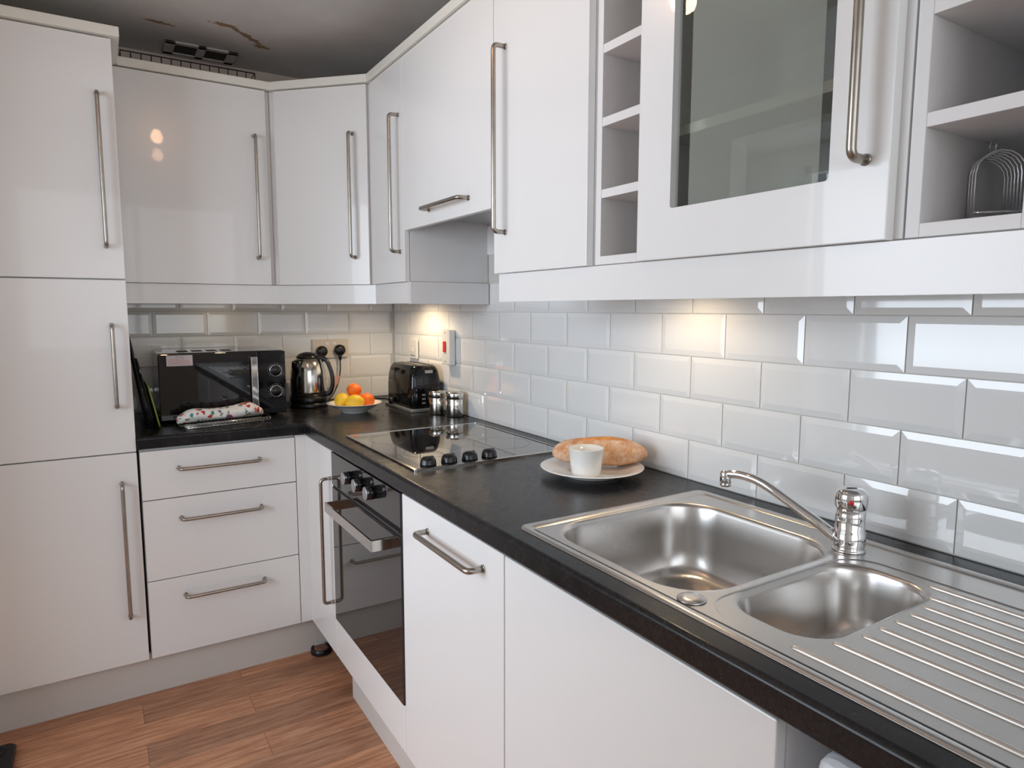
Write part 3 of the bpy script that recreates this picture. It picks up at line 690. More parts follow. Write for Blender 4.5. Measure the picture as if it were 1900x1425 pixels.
# glass cabinet
gy0, gy1 = -2.586, -2.084
t = thing('glass_wall_cabinet', (-0.155, -2.335, ZB), 'white wall cabinet with a framed glass door above the sink', 'cabinet')
xf = -FW + 0.0205
bm = new()
box(bm, xf, -0.002, gy0, gy0 + 0.018, ZB, 2.162, bev=0.0008); box(bm, xf, -0.002, gy1 - 0.018, gy1, ZB, 2.162, bev=0.0008)
box(bm, -0.010, -0.002, gy0 + 0.018, gy1 - 0.018, ZB, 2.162); box(bm, xf, -0.010, gy0 + 0.018, gy1 - 0.018, ZB, ZB + 0.018); box(bm, xf, -0.010, gy0 + 0.018, gy1 - 0.018, 2.144, 2.162)
obj('carcass', bm, 'carcass', t)
for zz in (1.6565, 1.905): pbox('shelf', t, 'edge', -0.284, -0.010, gy0 + 0.018, gy1 - 0.018, zz, zz + 0.018, bev=0.0008)
bm = new()
dy0, dy1 = -2.574, -2.087; iy0, iy1 = -2.487, -2.173; iz0, iz1 = 1.517, 2.07
o4 = [(dy0, ZB - 0.0015), (dy1, ZB - 0.0015), (dy1, ZT), (dy0, ZT)]
def circ_rect(y0, y1, z0, z1, r, n=4): return rrect((y0 + y1) / 2, (z0 + z1) / 2, (y1 - y0) / 2, (z1 - z0) / 2, r, n)
ro = circ_rect(dy0, dy1, ZB - 0.0015, ZT, 0.001); ri = circ_rect(iy0, iy1, iz0, iz1, 0.006)
roB = circ_rect(dy0 + 0.0012, dy1 - 0.0012, ZB - 0.0003, ZT - 0.0012, 0.001)
xb_, xa_ = -FW + 0.020, -FW
loft(bm, [[(xb_, *p) for p in ro], [(xa_ + 0.0012, *p) for p in ro], [(xa_, *p) for p in roB], [(xa_, *p) for p in ri], [(xb_, *p) for p in ri], [(xb_, *p) for p in ro]], False, False, smooth=False)
d = obj('door', bm, 'door', t, 'framed door with a large glass pane')
bm = new(); box(bm, -FW + 0.0135, -FW + 0.0175, iy0 + 0.0005, iy1 - 0.0005, iz0 + 0.0005, iz1 - 0.0005); obj('pane', bm, 'pane', d)
bm = new(); box(bm, -FW + 0.0177, -FW + 0.0182, iy0 + 0.028, iy1 - 0.028, iz0 + 0.004, iz1 - 0.02); obj('frosted_film', bm, 'frosted', d, 'milky frosted centre of the glass')
handle(d, (-FW, -2.541, 1.536), (-FW, -2.541, 1.99), (-1, 0, 0), r=0.0066)
# things inside it
bm = new(); gz = ZB + 0.0185; k_ = 44
lathe(bm, [(0.03, 0.0), (0.045, 0.002), (0.062, 0.03), (0.072, 0.085), (0.0735, 0.0855), (0.0705, 0.0855), (0.060, 0.032), (0.043, 0.006), (0.001, 0.004)], (-0.17, -2.215, gz + 0.0005), 44, cs=True, ce=False)
single('glass_bowl', bm, 'clear', 'clear glass bowl on the lower shelf inside the glass-door cabinet', 'bowl')
bm = new(); lathe(bm, [(0.032, 0.0), (0.030, 0.003), (0.005, 0.006), (0.0035, 0.075), (0.02, 0.095), (0.034, 0.13), (0.031, 0.175), (0.0295, 0.175), (0.032, 0.13), (0.018, 0.098), (0.001, 0.092)], (-0.20, -2.475, 1.6752), 36, ce=False)
single('wine_glass', bm, 'clear', 'stemmed glass standing on the upper shelf inside the glass-door cabinet', 'glass')

# cornices
def strip(name, path, prof, mats, label, cat, kind=None):
    """sweep a profile (outward offset, z) along a flat polyline with mitred corners; outward is to the right of travel"""
    P = [Vector((p[0], p[1])) for p in path]; n = len(P); rings = []
    for i in range(n):
        d0 = (P[i] - P[i - 1]).normalized() if i > 0 else (P[1] - P[0]).normalized()
        d1 = (P[i + 1] - P[i]).normalized() if i < n - 1 else d0
        n0 = Vector((d0.y, -d0.x)); n1 = Vector((d1.y, -d1.x)); m_ = (n0 + n1); m_ = m_ / max(m_.dot(n0), 0.2)
        rings.append([(P[i].x + m_.x * o_, P[i].y + m_.y * o_, z_) for o_, z_ in prof])
    bm = new(); loft(bm, rings, True, True, smooth=False)
    return single(name, bm, mats, label, cat)
pth = [(-1.124, -FW), (-0.620, -FW), (-FW, -0.620), (-FW, -2.745)]
strip('wall_cabinet_cornice', pth, [(0.010, 2.1635), (0.012, 2.1655), (0.012, 2.1905), (0.010, 2.1925), (-0.045, 2.1925), (-0.045, 2.1635)], 'edge', 'cream cornice strip running along the tops of the wall cabinets', 'cornice')
ppr = [(0.0, 1.352), (0.0, 1.4245), (-0.018, 1.4245), (-0.018, 1.352)]
strip('back_pelmet', [(-1.1465, -0.318), (-0.614, -0.318), (-0.318, -0.614), (-0.318, -0.930), (-0.010, -0.930)][:4], ppr, 'door', 'white pelmet strip below the corner and back wall cabinets', 'pelmet')
bm = new(); box(bm, -0.318, -0.009, -0.9475, -0.9305, 1.350, 1.4255, bev=0.0008); single('pelmet_end_board', bm, 'carcass', 'white board closing the pelmet beside the cooker hood gap', 'pelmet')
strip('side_pelmet', [(-0.318, -1.540), (-0.318, -2.742)], ppr, 'door', 'long white gloss pelmet strip above the sink tiles', 'pelmet')

# under-cabinet lights
def puck(x, y, power, label):
    t = thing('cabinet_light', (x, y, ZB), label, 'light', 'lights under the wall cabinets')
    bm = new(); lathe(bm, [(0.034, -0.0005), (0.034, -0.011), (0.030, -0.013), (0.026, -0.012)], (x, y, ZB), 32, ce=False); obj('housing', bm, 'steel', t)
    bm = new(); lathe(bm, [(0.0262, -0.0105), (0.001, -0.0105)], (x, y, ZB), 32, cs=False, ce=False); obj('lens', bm, 'lens', t)
    d = bpy.data.lights.new('cabinet_lamp', 'SPOT'); d.energy = power; d.color = (1.0, 0.75, 0.46); d.spot_size = 2.75; d.spot_blend = 0.6; d.shadow_soft_size = 0.025
    o = bpy.data.objects.new('cabinet_lamp', d); C.objects.link(o); o.parent = t; o.location = (0, 0, -0.017)
puck(-0.145, -1.965, 2.3, 'small warm light under the wall cabinet right of the hob')
puck(-0.190, -0.460, 9.0, 'small warm light under the corner wall cabinet above the toaster')

puck(-0.80, -0.17, 0.4, 'added unseen warm light under the wall cabinet above the microwave')  # extra puck added to brighten the back tiles, hidden by the pelmet

# ceiling lamp with warm bulbs (seen mirrored in the doors)
LA = Vector((-0.912, -1.607, CZ)); LB = Vector((-0.874, -2.08, CZ)); LM = (LA + LB) / 2
t = thing('ceiling_lamp', LM, 'ceiling lamp bar with two warm glowing bulbs mirrored in the gloss doors', 'lamp')
bm = new(); lathe(bm, [(0.045, -0.0005), (0.045, -0.012), (0.02, -0.022), (0.001, -0.023)], LM, 32); tube(bm, [LA + Vector((0, 0, -0.03)), LB + Vector((0, 0, -0.03))], 0.008, 12); obj('bar', bm, 'steel', t)
for P_ in (LA, LB):
    bm = new(); lathe(bm, [(0.006, -0.03), (0.006, -0.055), (0.018, -0.058), (0.018, -0.078)], P_, 24); obj('lamp_holder', bm, 'steel', t)
    bm = new(); lathe(bm, [(0.014, -0.0785), (0.020, -0.088), (0.028, -0.105), (0.029, -0.118), (0.023, -0.135), (0.010, -0.144), (0.001, -0.145)], P_, 32); obj('bulb', bm, 'bulb' if P_ is LA else 'bulb_dim', t)

# ceiling vent and wire rack above the cabinets
t = thing('ceiling_vent', (-0.825, -0.10, CZ), 'grey ceiling vent with two dark openings above the wall cabinets', 'vent')
bm = new()
vx0, vx1, vy0, vy1 = -0.955, -0.70, -0.175, -0.035; vz = CZ - 0.007
fr = [(vx0, vx1, vy0, vy0 + 0.022), (vx0, vx1, vy1 - 0.022, vy1), (vx0, vx0 + 0.035, vy0, vy1), (vx1 - 0.035, vx1, vy0, vy1), ((vx0 + vx1) / 2 - 0.015, (vx0 + vx1) / 2 + 0.015, vy0, vy1)]
for a0, a1, b0, b1 in fr: box(bm, a0, a1, b0, b1, vz, CZ - 0.0005, bev=0.001)
obj('frame', bm, 'ceiling', t)
pbox('opening', t, 'void', vx0 + 0.02, vx1 - 0.02, vy0 + 0.01, vy1 - 0.01, CZ - 0.004, CZ - 0.001)
bm = new()
rx0, rx1, ry0, ry1, rz0, rz1 = -1.11, -0.66, -0.27, -0.06, 2.1655, 2.236
for zz in (rz0 + 0.002, rz1): tube(bm, [(rx0, ry0, zz), (rx1, ry0, zz), (rx1, ry1, zz), (rx0, ry1, zz)], 0.0024, 8, closed=True)
for k in range(15):
    xx = rx0 + (rx1 - rx0) * k / 14
    tube(bm, [(xx, ry0, rz1), (xx, ry0, rz0 + 0.002), (xx, ry1, rz0 + 0.002), (xx, ry1, rz1)], 0.0018, 6)
single('wire_tray', bm, 'wire', 'dark wire tray lying on top of the back wall cabinet', 'wire tray')

# ------------------------------------------------------------------ sockets and switches
def plug(t, x, z, cable=None):
    bm = new(); lathe(bm, [(0.024, 0), (0.0255, 0.004), (0.025, 0.018), (0.021, 0.026), (0.012, 0.029), (0.001, 0.0295)], (x, -0.0175, z), 28, axis=(0, -1, 0))
    tube(bm, [(x, -0.031, z - 0.012), (x, -0.031, z - 0.034), (x, -0.030, z - 0.048)], 0.006, 12, rad=[0.009, 0.0075, 0.0045])
    return bm
t = thing('double_socket', (-0.320, -0.007, 1.107), 'cream double wall socket with two black plugs behind the kettle', 'socket')
bm = new(); box(bm, -0.404, -0.236, -0.0165, -0.0072, 1.107, 1.194, bev=0.0025); obj('faceplate', bm, 'socket', t)
for xx in (-0.337, -0.303): pbox('rocker', t, 'white_plastic', xx - 0.008, xx + 0.008, -0.0195, -0.0166, 1.166, 1.181, bev=0.001)
single('kettle_plug', plug(None, -0.364, 1.139), 'black', 'black plug in the left half of the socket behind the kettle lid', 'plug')
bm = plug(None, -0.281, 1.143)
cb = smooth_path([(-0.281, -0.030, 1.098), (-0.283, -0.035, 1.06), (-0.293, -0.05, 1.02), (-0.315, -0.075, 0.975), (-0.350, -0.10, 0.935), (-0.385, -0.11, 0.9165)], 8)
tube(bm, cb, 0.0032, 10); single('plug_and_cable', bm, 'black', 'black plug and hanging cable in the right half of the socket', 'plug')
bm = new(); q0 = Vector((-0.292, -0.055, 1.025)); q1 = Vector((-0.325, -0.085, 0.975))
tb = bmesh.new(); box(tb, -0.011, 0.011, -0.0006, 0.0006, -0.032, 0.032, bev=0.0003)
join(bm, tb, 0, Matrix.Translation((-0.316, -0.070, 0.999)) @ Matrix.Rotation(0.30, 4, 'Y')); single('cable_tag', bm, 'pink', 'small pink paper tag on the hanging black cable', 'tag')
t = thing('wall_socket', (-1.077, -0.007, 1.095), 'dim wall socket left of and behind the microwave', 'socket')
bm = new(); box(bm, -1.146, -1.015, -0.0165, -0.0072, 1.098, 1.184, bev=0.0025); obj('faceplate', bm, 'white_plastic', t)
for xx in (-1.105, -1.065): pbox('rocker', t, 'white_plastic', xx - 0.006, xx + 0.006, -0.0195, -0.0166, 1.150, 1.167, bev=0.001)
t = thing('cooker_switch', (-0.007, -0.6325, 1.106), 'tall white cooker switch with a red rocker on the side wall', 'switch')
bm = new(); box(bm, -0.034, -0.0072, -0.672, -0.598, 1.107, 1.249, bev=0.003); obj('faceplate', bm, 'white_plastic', t)
pbox('rocker', t, 'rocker_red', -0.0385, -0.0342, -0.640, -0.618, 1.158, 1.202, bev=0.0015, label='red rocker')
for zz in (1.120, 1.237):
    bm = new(); lathe(bm, [(0.0035, 0), (0.0032, 0.001), (0.001, 0.0012)], (-0.0342, -0.630, zz), 14, axis=(-1, 0, 0)); obj('screw', bm, 'greymid', t)
t = thing('fused_switch', (-0.007, -0.26, 1.108), 'small white fused switch on the side wall above the toaster', 'switch')
bm = new(); box(bm, -0.0165, -0.0072, -0.305, -0.215, 1.108, 1.194, bev=0.0025); obj('faceplate', bm, 'white_plastic', t)
pbox('rocker', t, 'white_plastic', -0.0205, -0.0166, -0.268, -0.252, 1.140, 1.160, bev=0.001)
pbox('fuse_holder', t, 'greymid', -0.0180, -0.0166, -0.285, -0.235, 1.120, 1.126, bev=0.0005)

# ------------------------------------------------------------------ microwave
def rotated(fn, mt):
    bm = new(); tb = bmesh.new(); fn(tb); join(bm, tb, 0, mt); return bm
mx0, mx1, my0, my1, mz0, mz1 = -1.056, -0.608, -0.368, -0.050, 0.923, 1.170
t = thing('microwave', (-0.832, -0.21, WT), 'black microwave oven with two dials and a paper sticker on its door', 'microwave')
bm = new(); box(bm, mx0 + 0.003, mx1 - 0.003, my0 + 0.016, my1, mz0, mz1, bev=0.005)
obj('body', bm, 'blackgloss', t)
bm = new()
for k in range(4):
    xx = mx0 + 0.075 + k * 0.052
    box(bm, xx, xx + 0.036, -0.27, -0.20, mz1 + 0.0002, mz1 + 0.001)
obj('top_vent', bm, 'void', t, 'dark slots in the top')
for xx in (mx0 + 0.04, mx1 - 0.04):
    for yy in (my0 + 0.06, my1 - 0.04):
        bm = new(); lathe(bm, [(0.012, 0), (0.014, 0.0125)], (xx, yy, WT + 0.0002), 16); obj('foot', bm, 'black', t)
d = pbox('door', t, 'oven_glass', mx0, -0.713, my0, my0 + 0.0155, mz0, mz1 - 0.002, bev=0.003)
bm = new()
box(bm, -0.741, -0.716, my0 - 0.022, my0 - 0.016, 0.935, 1.150, bev=0.0025); box(bm, -0.738, -0.719, my0 - 0.016, my0 - 0.0005, 0.938, 0.952, bev=0.001); box(bm, -0.738, -0.719, my0 - 0.016, my0 - 0.0005, 1.133, 1.147, bev=0.001)
obj('handle', bm, 'chrome', d, 'wide chrome door handle')
bm = new(); box(bm, -1.028, -0.941, my0 - 0.0006, my0 - 0.0001, 1.124, 1.163)
s_ = obj('sticker', bm, 'sticker', d, 'white paper sticker with red print')
text_obj('sticker_title', 'Warning', 0.0085, 'text_grey', s_, (-0.985, my0 - 0.0008, 1.1565), (1, 0, 0), (0, 0, 1))
bm = new()
for k in range(5): box(bm, -1.023, -0.948 + (0.0, -0.002, 0.001, -0.004, -0.02)[k], my0 - 0.0009, my0 - 0.0007, 1.1285 + k * 0.0047, 1.1299 + k * 0.0047)
obj('sticker_print', bm, 'text_red', s_)
pn = pbox('control_panel', t, 'blackgloss', -0.7125, mx1, my0, my0 + 0.0155, mz0, mz1 - 0.002, bev=0.003)
for zz in (1.092, 1.011):
    xx = -0.648
    bm = new(); lathe(bm, [(0.0205, 0), (0.0200, 0.014), (0.0185, 0.016), (0.001, 0.0165)], (xx, my0 - 0.0002, zz), 32, axis=(0, -1, 0)); k = obj('dial', bm, 'black', t)
    bm = new(); lathe(bm, [(0.0235, 0.0), (0.0235, 0.009), (0.0220, 0.0105), (0.0208, 0.009), (0.0208, 0.0)], (xx, my0 - 0.0002, zz), 36, axis=(0, -1, 0), cs=False, ce=False); obj('dial_ring', bm, 'chrome', k, 'chrome ring')
    bm = new()
    for j in range(13):
        a_ = math.radians(-40 + j * 22); c_, s__ = math.cos(a_), math.sin(a_)
        tube(bm, [(xx + 0.027 * c_, my0 - 0.0004, zz + 0.027 * s__), (xx + 0.0295 * c_, my0 - 0.0004, zz + 0.0295 * s__)], 0.0005, 5)
    obj('dial_scale', bm, 'text_white', pn)

# chopping boards against the tall cabinet
def board(name, z1, y0, y1, xb, xt, th, mat, label, rr=0.03):
    """board whose foot is at xb on the worktop and whose top leans to xt"""
    h = z1 - WT; ang = math.atan2(xb - xt, h); Ln = h / math.cos(ang)
    tb = bmesh.new(); pts = rrect((y0 + y1) / 2, Ln / 2, (y1 - y0) / 2, Ln / 2, rr, 6)
    prism(tb, pts, 'x', -th, 0, bev=0.0008)
    bm = new(); join(bm, tb, 0, Matrix.Translation((xb, 0, WT + 0.001 + th * math.sin(ang))) @ Matrix.Rotation(-ang, 4, 'Y'))
    return single(name, bm, mat, label, 'chopping board')
board('chopping_board', 1.235, -0.40, -0.09, -1.094, -1.138, 0.006, 'matblack', 'black rounded board leaning closest to the tall cabinet side', 0.09)
board('chopping_board', 1.160, -0.46, -0.12, -1.078, -1.1225, 0.005, 'blackgloss', 'glossy black board leaning between the other boards', 0.05)
board('chopping_board', 1.065, -0.455, -0.13, -1.0625, -1.093, 0.005, 'green', 'dark board with a lime green edge leaning beside the microwave', 0.02)

# cooling rack and oven glove
ctr = Vector((-0.850, -0.455, 0)); an = math.radians(11)
def W(u, v, z): return Vector((ctr.x + u * math.cos(an) - v * math.sin(an), ctr.y + u * math.sin(an) + v * math.cos(an), z))
bm = new(); hu, hv, zr = 0.152, 0.046, WT + 0.015
tube(bm, [W(-hu, -hv, zr), W(hu, -hv, zr), W(hu + 0.012, hv, zr), W(-hu, hv, zr)], 0.0018, 8, closed=True)
tube(bm, [W(-hu + .005, -hv + .004, WT + 0.003), W(hu - .005, -hv + .004, WT + 0.003), W(hu, hv - .004, WT + 0.003), W(-hu + .005, hv - .004, WT + 0.003)], 0.0015, 8, closed=True)
for k in range(25):
    u_ = -hu + 2 * hu * k / 24
    tube(bm, [W(u_, -hv, zr), W(u_ * 0.97, -hv + .004, WT + 0.003), W(u_ * 0.97, hv - 0.004, WT + 0.003), W(u_, hv, zr)], 0.0011, 6)
for k in range(5):
    v_ = -hv + 0.004 + (2 * hv - 0.008) * k / 4; tube(bm, [W(-hu + .005, v_, WT + 0.0045), W(hu - .005, v_, WT + 0.0045)], 0.0009, 6)
for (u_, v_) in ((-hu + .02, -hv + .006), (hu - .03, -hv + .006), (-hu + .02, hv - .006), (hu - .03, hv - .006)): lathe(bm, [(0.004, 0), (0.0042, 0.003), (0.001, 0.0035)], W(u_, v_, WT + 0.0003), 12)
single('cooling_rack', bm, 'steel', 'chrome wire cooling rack on the worktop in front of the microwave', 'wire rack')
bm = new(); rings = []
N_ = 22
for i in range(N_ + 1):
    s = i / N_; u_ = -0.165 + 0.298 * s
    e = min(1, 4.5 * min(s, 1 - s) + 0.30) ** 0.6
    wv = (0.040 + 0.004 * math.sin(9 * s)) * e; hh = (0.0215 + 0.003 * math.sin(7 * s + 1) + 0.005 * s) * e
    zc = zr + 0.003 + hh; rg = []
    for k in range(28):
        a_ = 2 * PI * k / 28
        pr_ = 1 + 0.05 * math.sin(3 * a_ + 5 * s) + 0.03 * math.sin(5 * a_ - 9 * s)
        rg.append(W(u_, wv * math.cos(a_) * pr_ + 0.002 * math.sin(6 * s), zc + hh * math.sin(a_) * (pr_ if math.sin(a_) > 0 else 1)))
    rings.append(rg)
loft(bm, rings)
gl = single('oven_glove', bm, 'cloth', 'folded white oven glove with colourful prints lying on the cooling rack', 'oven glove')
pc = W(0.100, -0.0435, zr + 0.030)
text_obj('printed_letter', 'H', 0.026, 'rocker_red', gl, (pc.x, pc.y, pc.z), (math.cos(an), math.sin(an), 0), (0, 0.22, 0.97), depth=0.006)

# ------------------------------------------------------------------ kettle
kc = (-0.468, -0.172)
t = thing('kettle', (kc[0], kc[1], WT), 'polished steel and black kettle standing between microwave and fruit bowl', 'kettle')
bm = new(); lathe(bm, [(0.078, 0.0003), (0.080, 0.004), (0.078, 0.018), (0.072, 0.022)], (*kc, WT), 44); obj('base', bm, 'black', t)
bm = new(); lathe(bm, [(0.0775, 0.0225), (0.079, 0.026), (0.079, 0.046), (0.0765, 0.048)], (*kc, WT), 44); obj('lower_band', bm, 'black', t)
bm = new(); lathe(bm, [(0.0765, 0.0485), (0.077, 0.07), (0.076, 0.12), (0.072, 0.160), (0.064, 0.190), (0.052, 0.208), (0.046, 0.212)], (*kc, WT), 56)
obj('body', bm, 'steel', t)
bm = new(); lathe(bm, [(0.0465, 0.2125), (0.048, 0.214), (0.045, 0.221), (0.034, 0.230), (0.016, 0.236), (0.001, 0.237)], (*kc, WT), 44); obj('lid', bm, 'black', t)
hd = Vector((0.80, -0.60, 0)).normalized()
def K(r, z): return (kc[0] + hd.x * r, kc[1] + hd.y * r, WT + z)
bm = new(); hp_ = smooth_path([K(0.040, 0.212), K(0.062, 0.214), K(0.086, 0.196), K(0.104, 0.150), K(0.108, 0.105), K(0.098, 0.066), K(0.078, 0.055)], 6)
tube(bm, hp_, 0.009, 14, rad=[0.011 - 0.002 * math.sin(PI * i / (len(hp_) - 1)) for i in range(len(hp_))]); obj('handle', bm, 'black', t)
bm = new(); sd = Vector((-0.75, -0.5, 0)).normalized()
prs = []
for (r_, z_, w_) in ((0.060, 0.128, 0.006), (0.068, 0.150, 0.014), (0.074, 0.175, 0.020), (0.070, 0.200, 0.022), (0.045, 0.208, 0.020)):
    sdn = Vector((-sd.y, sd.x, 0)); prs.append([(kc[0] + sd.x * (r_ + w_ * 0.7 * math.cos(a_)) + sdn.x * w_ * math.sin(a_), kc[1] + sd.y * (r_ + w_ * 0.7 * math.cos(a_)) + sdn.y * w_ * math.sin(a_), WT + z_) for a_ in [2 * PI * k / 16 for k in range(16)]])
loft(bm, prs); obj('spout', bm, 'blackgloss', t)

# ------------------------------------------------------------------ fruit bowl
fc = (-0.352, -0.432)
bm = new()
lathe(bm, [(0.052, 0.0003), (0.054, 0.004), (0.058, 0.007), (0.080, 0.020), (0.103, 0.037), (0.1115, 0.0385), (0.111, 0.0405), (0.103, 0.0395), (0.080, 0.024), (0.055, 0.011), (0.001, 0.009)], (*fc, WT), 60, ce=False)
t = single('fruit_bowl', bm, 'ceramic', 'shallow white bowl holding lemons and oranges beside the kettle', 'bowl')
def fruit(name, c, r, mat, label, cat, lem=0.0, ax=(0.8, 0.5, 0.2)):
    prof = []
    for k in range(17):
        a_ = -PI / 2 + PI * k / 16; e = 1 + lem * (abs(math.sin(a_)) ** 7)
        prof.append((r * math.cos(a_) * (1 - 0.06 * lem * 3), r * math.sin(a_) * e * (1.08 if lem else 0.93)))
    bm = new(); lathe(bm, prof, c, 28, axis=ax if lem else (0.1, 0.1, 1))
    o = single(name, bm, mat, label, cat)
    return o
z0 = WT
fruit('lemon', (fc[0] - 0.047, fc[1] + 0.012, z0 + 0.048), 0.033, 'lemon', 'yellow lemon at the left side of the fruit bowl', 'lemon', 0.16, (0.5, 0.8, 0.25))
fruit('lemon', (fc[0] - 0.012, fc[1] - 0.040, z0 + 0.046), 0.032, 'lemon', 'yellow lemon at the front middle of the fruit bowl', 'lemon', 0.16, (0.9, -0.3, 0.1))
ob = fruit('orange', (fc[0] + 0.045, fc[1] - 0.018, z0 + 0.046), 0.034, 'orange', 'orange at the right side of the fruit bowl', 'orange')
ob = fruit('orange', (fc[0] + 0.006, fc[1] + 0.020, z0 + 0.088), 0.030, 'orange', 'smaller orange lying on top of the other fruit', 'orange')

# ------------------------------------------------------------------ toaster
tx0, tx1, ty0, ty1 = -0.163, -0.020, -0.578, -0.300
t = thing('toaster', ((tx0 + tx1) / 2, (ty0 + ty1) / 2, WT), 'glossy black two-slice toaster with a silver base in the corner', 'toaster')
pbox('base', t, 'greymid', tx0 - 0.004, tx1 + 0.004, ty0 - 0.006, ty1 + 0.004, WT + 0.0003, WT + 0.014, bev=0.003, label='silver base plate')
bm = new(); tcx, tcy = (tx0 + tx1) / 2, (ty0 + ty1) / 2; hx_, hy_ = (tx1 - tx0) / 2 - 0.002, (ty1 - ty0) / 2 - 0.003
loft(bm, [[(*p, WT + z_) for p in rrect(tcx, tcy, hx_ - i_, hy_ - i_, 0.022, 6)] for (i_, z_) in ((0.004, 0.0145), (0.001, 0.022), (0.0, 0.06), (0.0, 0.10), (0.003, 0.14), (0.008, 0.168), (0.014, 0.182), (0.021, 0.1895))], True, True)
obj('body', bm, 'blackgloss', t)
bm = new(); box(bm, tcx - 0.047, tcx + 0.047, ty0 + 0.045, ty1 - 0.035, WT + 0.1897, WT + 0.1912, bev=0.0005); tp = obj('top_plate', bm, 'steel', t)
for xx in (tcx - 0.024, tcx + 0.024): pbox('slot', tp, 'void', xx - 0.014, xx + 0.014, ty0 + 0.055, ty1 - 0.045, WT + 0.1913, WT + 0.1918)
yf_ = ty0 + 0.002
for z_ in (0.036, 0.053, 0.070): pbox('button', t, 'greymid', tcx - 0.022, tcx - 0.007, yf_ - 0.003, yf_ + 0.003, WT + z_ - 0.004, WT + z_ + 0.004, bev=0.001)
bm = new(); lathe(bm, [(0.015, 0), (0.0145, 0.012), (0.012, 0.014), (0.001, 0.0145)], (tcx + 0.018, yf_ + 0.001, WT + 0.055), 28, axis=(0, -1, 0)); obj('dial', bm, 'greydark', t)
bm = new(); box(bm, tcx - 0.006, tcx + 0.028, yf_ + 0.001, yf_ + 0.0085, WT + 0.158, WT + 0.170, bev=0.001); obj('badge', bm, 'greymid', t, 'silver badge')
bm = new(); cb = smooth_path([(tx0 - 0.004, -0.36, WT + 0.030), (tx0 - 0.03, -0.34, WT + 0.034), (tx0 - 0.06, -0.30, WT + 0.030), (tx0 - 0.075, -0.25, WT + 0.012), (tx0 - 0.09, -0.20, WT + 0.004), (tx0 - 0.13, -0.12, WT + 0.004)], 6)
tube(bm, cb, 0.0032, 8); obj('cable', bm, 'black', t)
bm = new(); lathe(bm, [(0.012, 0), (0.016, 0.004), (0.016, 0.014), (0.011, 0.02)], (tx0 - 0.0005, -0.385, WT + 0.030), 20, axis=(-1, 0, 0)); obj('cable_boss', bm, 'black', t)

# canisters
def canister(x, y, r, h, label):
    t = thing('canister', (x, y, WT), label, 'canister', 'steel canisters beside the toaster')
    bm = new(); lathe(bm, [(r * 0.96, 0.0003), (r, 0.003), (r, h * 0.70), (r * 0.985, h * 0.71)], (x, y, WT), 44); obj('body', bm, 'steel', t)
    bm = new(); lathe(bm, [(r * 0.99, h * 0.715), (r * 1.03, h * 0.73), (r * 1.03, h * 0.93), (r * 0.98, h * 0.97), (r * 0.6, h * 0.985), (r * 0.25, h * 1.0), (0.001, h * 1.005)], (x, y, WT), 44); obj('lid', bm, 'steel', t)
canister(-0.052, -0.752, 0.036, 0.100, 'polished steel canister nearest the hob, in front of its twin')
canister(-0.086, -0.662, 0.034, 0.097, 'polished steel canister half hidden behind its twin, touching the toaster side')

# ------------------------------------------------------------------ plate, loaf, cup
pc_ = (-0.177, -1.768)
bm = new()
lathe(bm, [(0.070, 0.0003), (0.072, 0.004), (0.078, 0.006), (0.105, 0.016), (0.131, 0.0215), (0.1325, 0.0232), (0.130, 0.0240), (0.104, 0.0195), (0.076, 0.0105), (0.001, 0.0098)], (*pc_, WT), 72, ce=False)
single('dinner_plate', bm, 'ceramic', 'white dinner plate on the worktop carrying the bread loaf', 'plate')
ax_ = Vector((0.80, -0.60, 0)).normalized(); sd_ = Vector((-ax_.y, ax_.x, 0)); bc = Vector((-0.136, -1.748, 0))
bm = new(); rings = []; N_ = 30; hl = 0.124
for i in range(N_ + 1):
    s = -math.cos(PI * i / N_); e = max(0.0, 1 - abs(s) ** 2.7) ** 0.5 + 0.004
    wv = 0.048 * e; hz = 0.0375 * e * (1 + 0.03 * math.sin(5 * s)); rg = []
    zc = WT + 0.0135 + 0.0375 * (0.86 + 0.14 * e)
    for k in range(36):
        a_ = 2 * PI * k / 36; c_, s_ = math.cos(a_), math.sin(a_)
        up_ = hz * s_ * (1.0 if s_ > 0 else 0.92)
        rg.append(bc + ax_ * (hl * s) + sd_ * (wv * c_) + Vector((0, 0, zc + up_)))
    rings.append(rg)
loft(bm, rings)
loaf = single('bread_loaf', bm, 'bread', 'floury crusty bread loaf lying on the white plate behind the cup', 'bread')
bm = new(); rings = []
for i in range(19):
    s = -0.55 + 1.25 * i / 18; e = max(0.0, 1 - abs(s) ** 2.7) ** 0.5 + 0.004; w_ = 0.015 * math.sin(PI * i / 18) + 0.0008; rg = []
    zc = WT + 0.0135 + 0.0375 * (0.86 + 0.14 * e); hz = 0.0375 * e * (1 + 0.03 * math.sin(5 * s))
    for k in range(10):
        a_ = 2 * PI * k / 10; v_ = -0.004 + w_ * math.cos(a_); vv = max(-0.98, min(0.98, v_ / (0.048 * e)))
        top = zc + hz * math.sqrt(1 - vv * vv)
        rg.append(bc + ax_ * (hl * s) + sd_ * v_ + Vector((0, 0, top + 0.003 * math.sin(a_) * math.sin(PI * i / 18) - 0.0002)))
    rings.append(rg)
loft(bm, rings); obj('split_crust', bm, 'crust', loaf, 'darker golden split along the top')
bm = new()
cc = (-0.226, -1.806)
lathe(bm, [(0.0345, 0.0003), (0.0362, 0.0015), (0.0395, 0.030), (0.0435, 0.0655), (0.0440, 0.0672), (0.0425, 0.0672), (0.0375, 0.030), (0.0335, 0.006), (0.001, 0.005)], (cc[0], cc[1], WT + 0.0150), 56, ce=False)
t = single('ramekin', bm, 'ceramic', 'small white handleless cup standing on the plate before the loaf', 'cup')

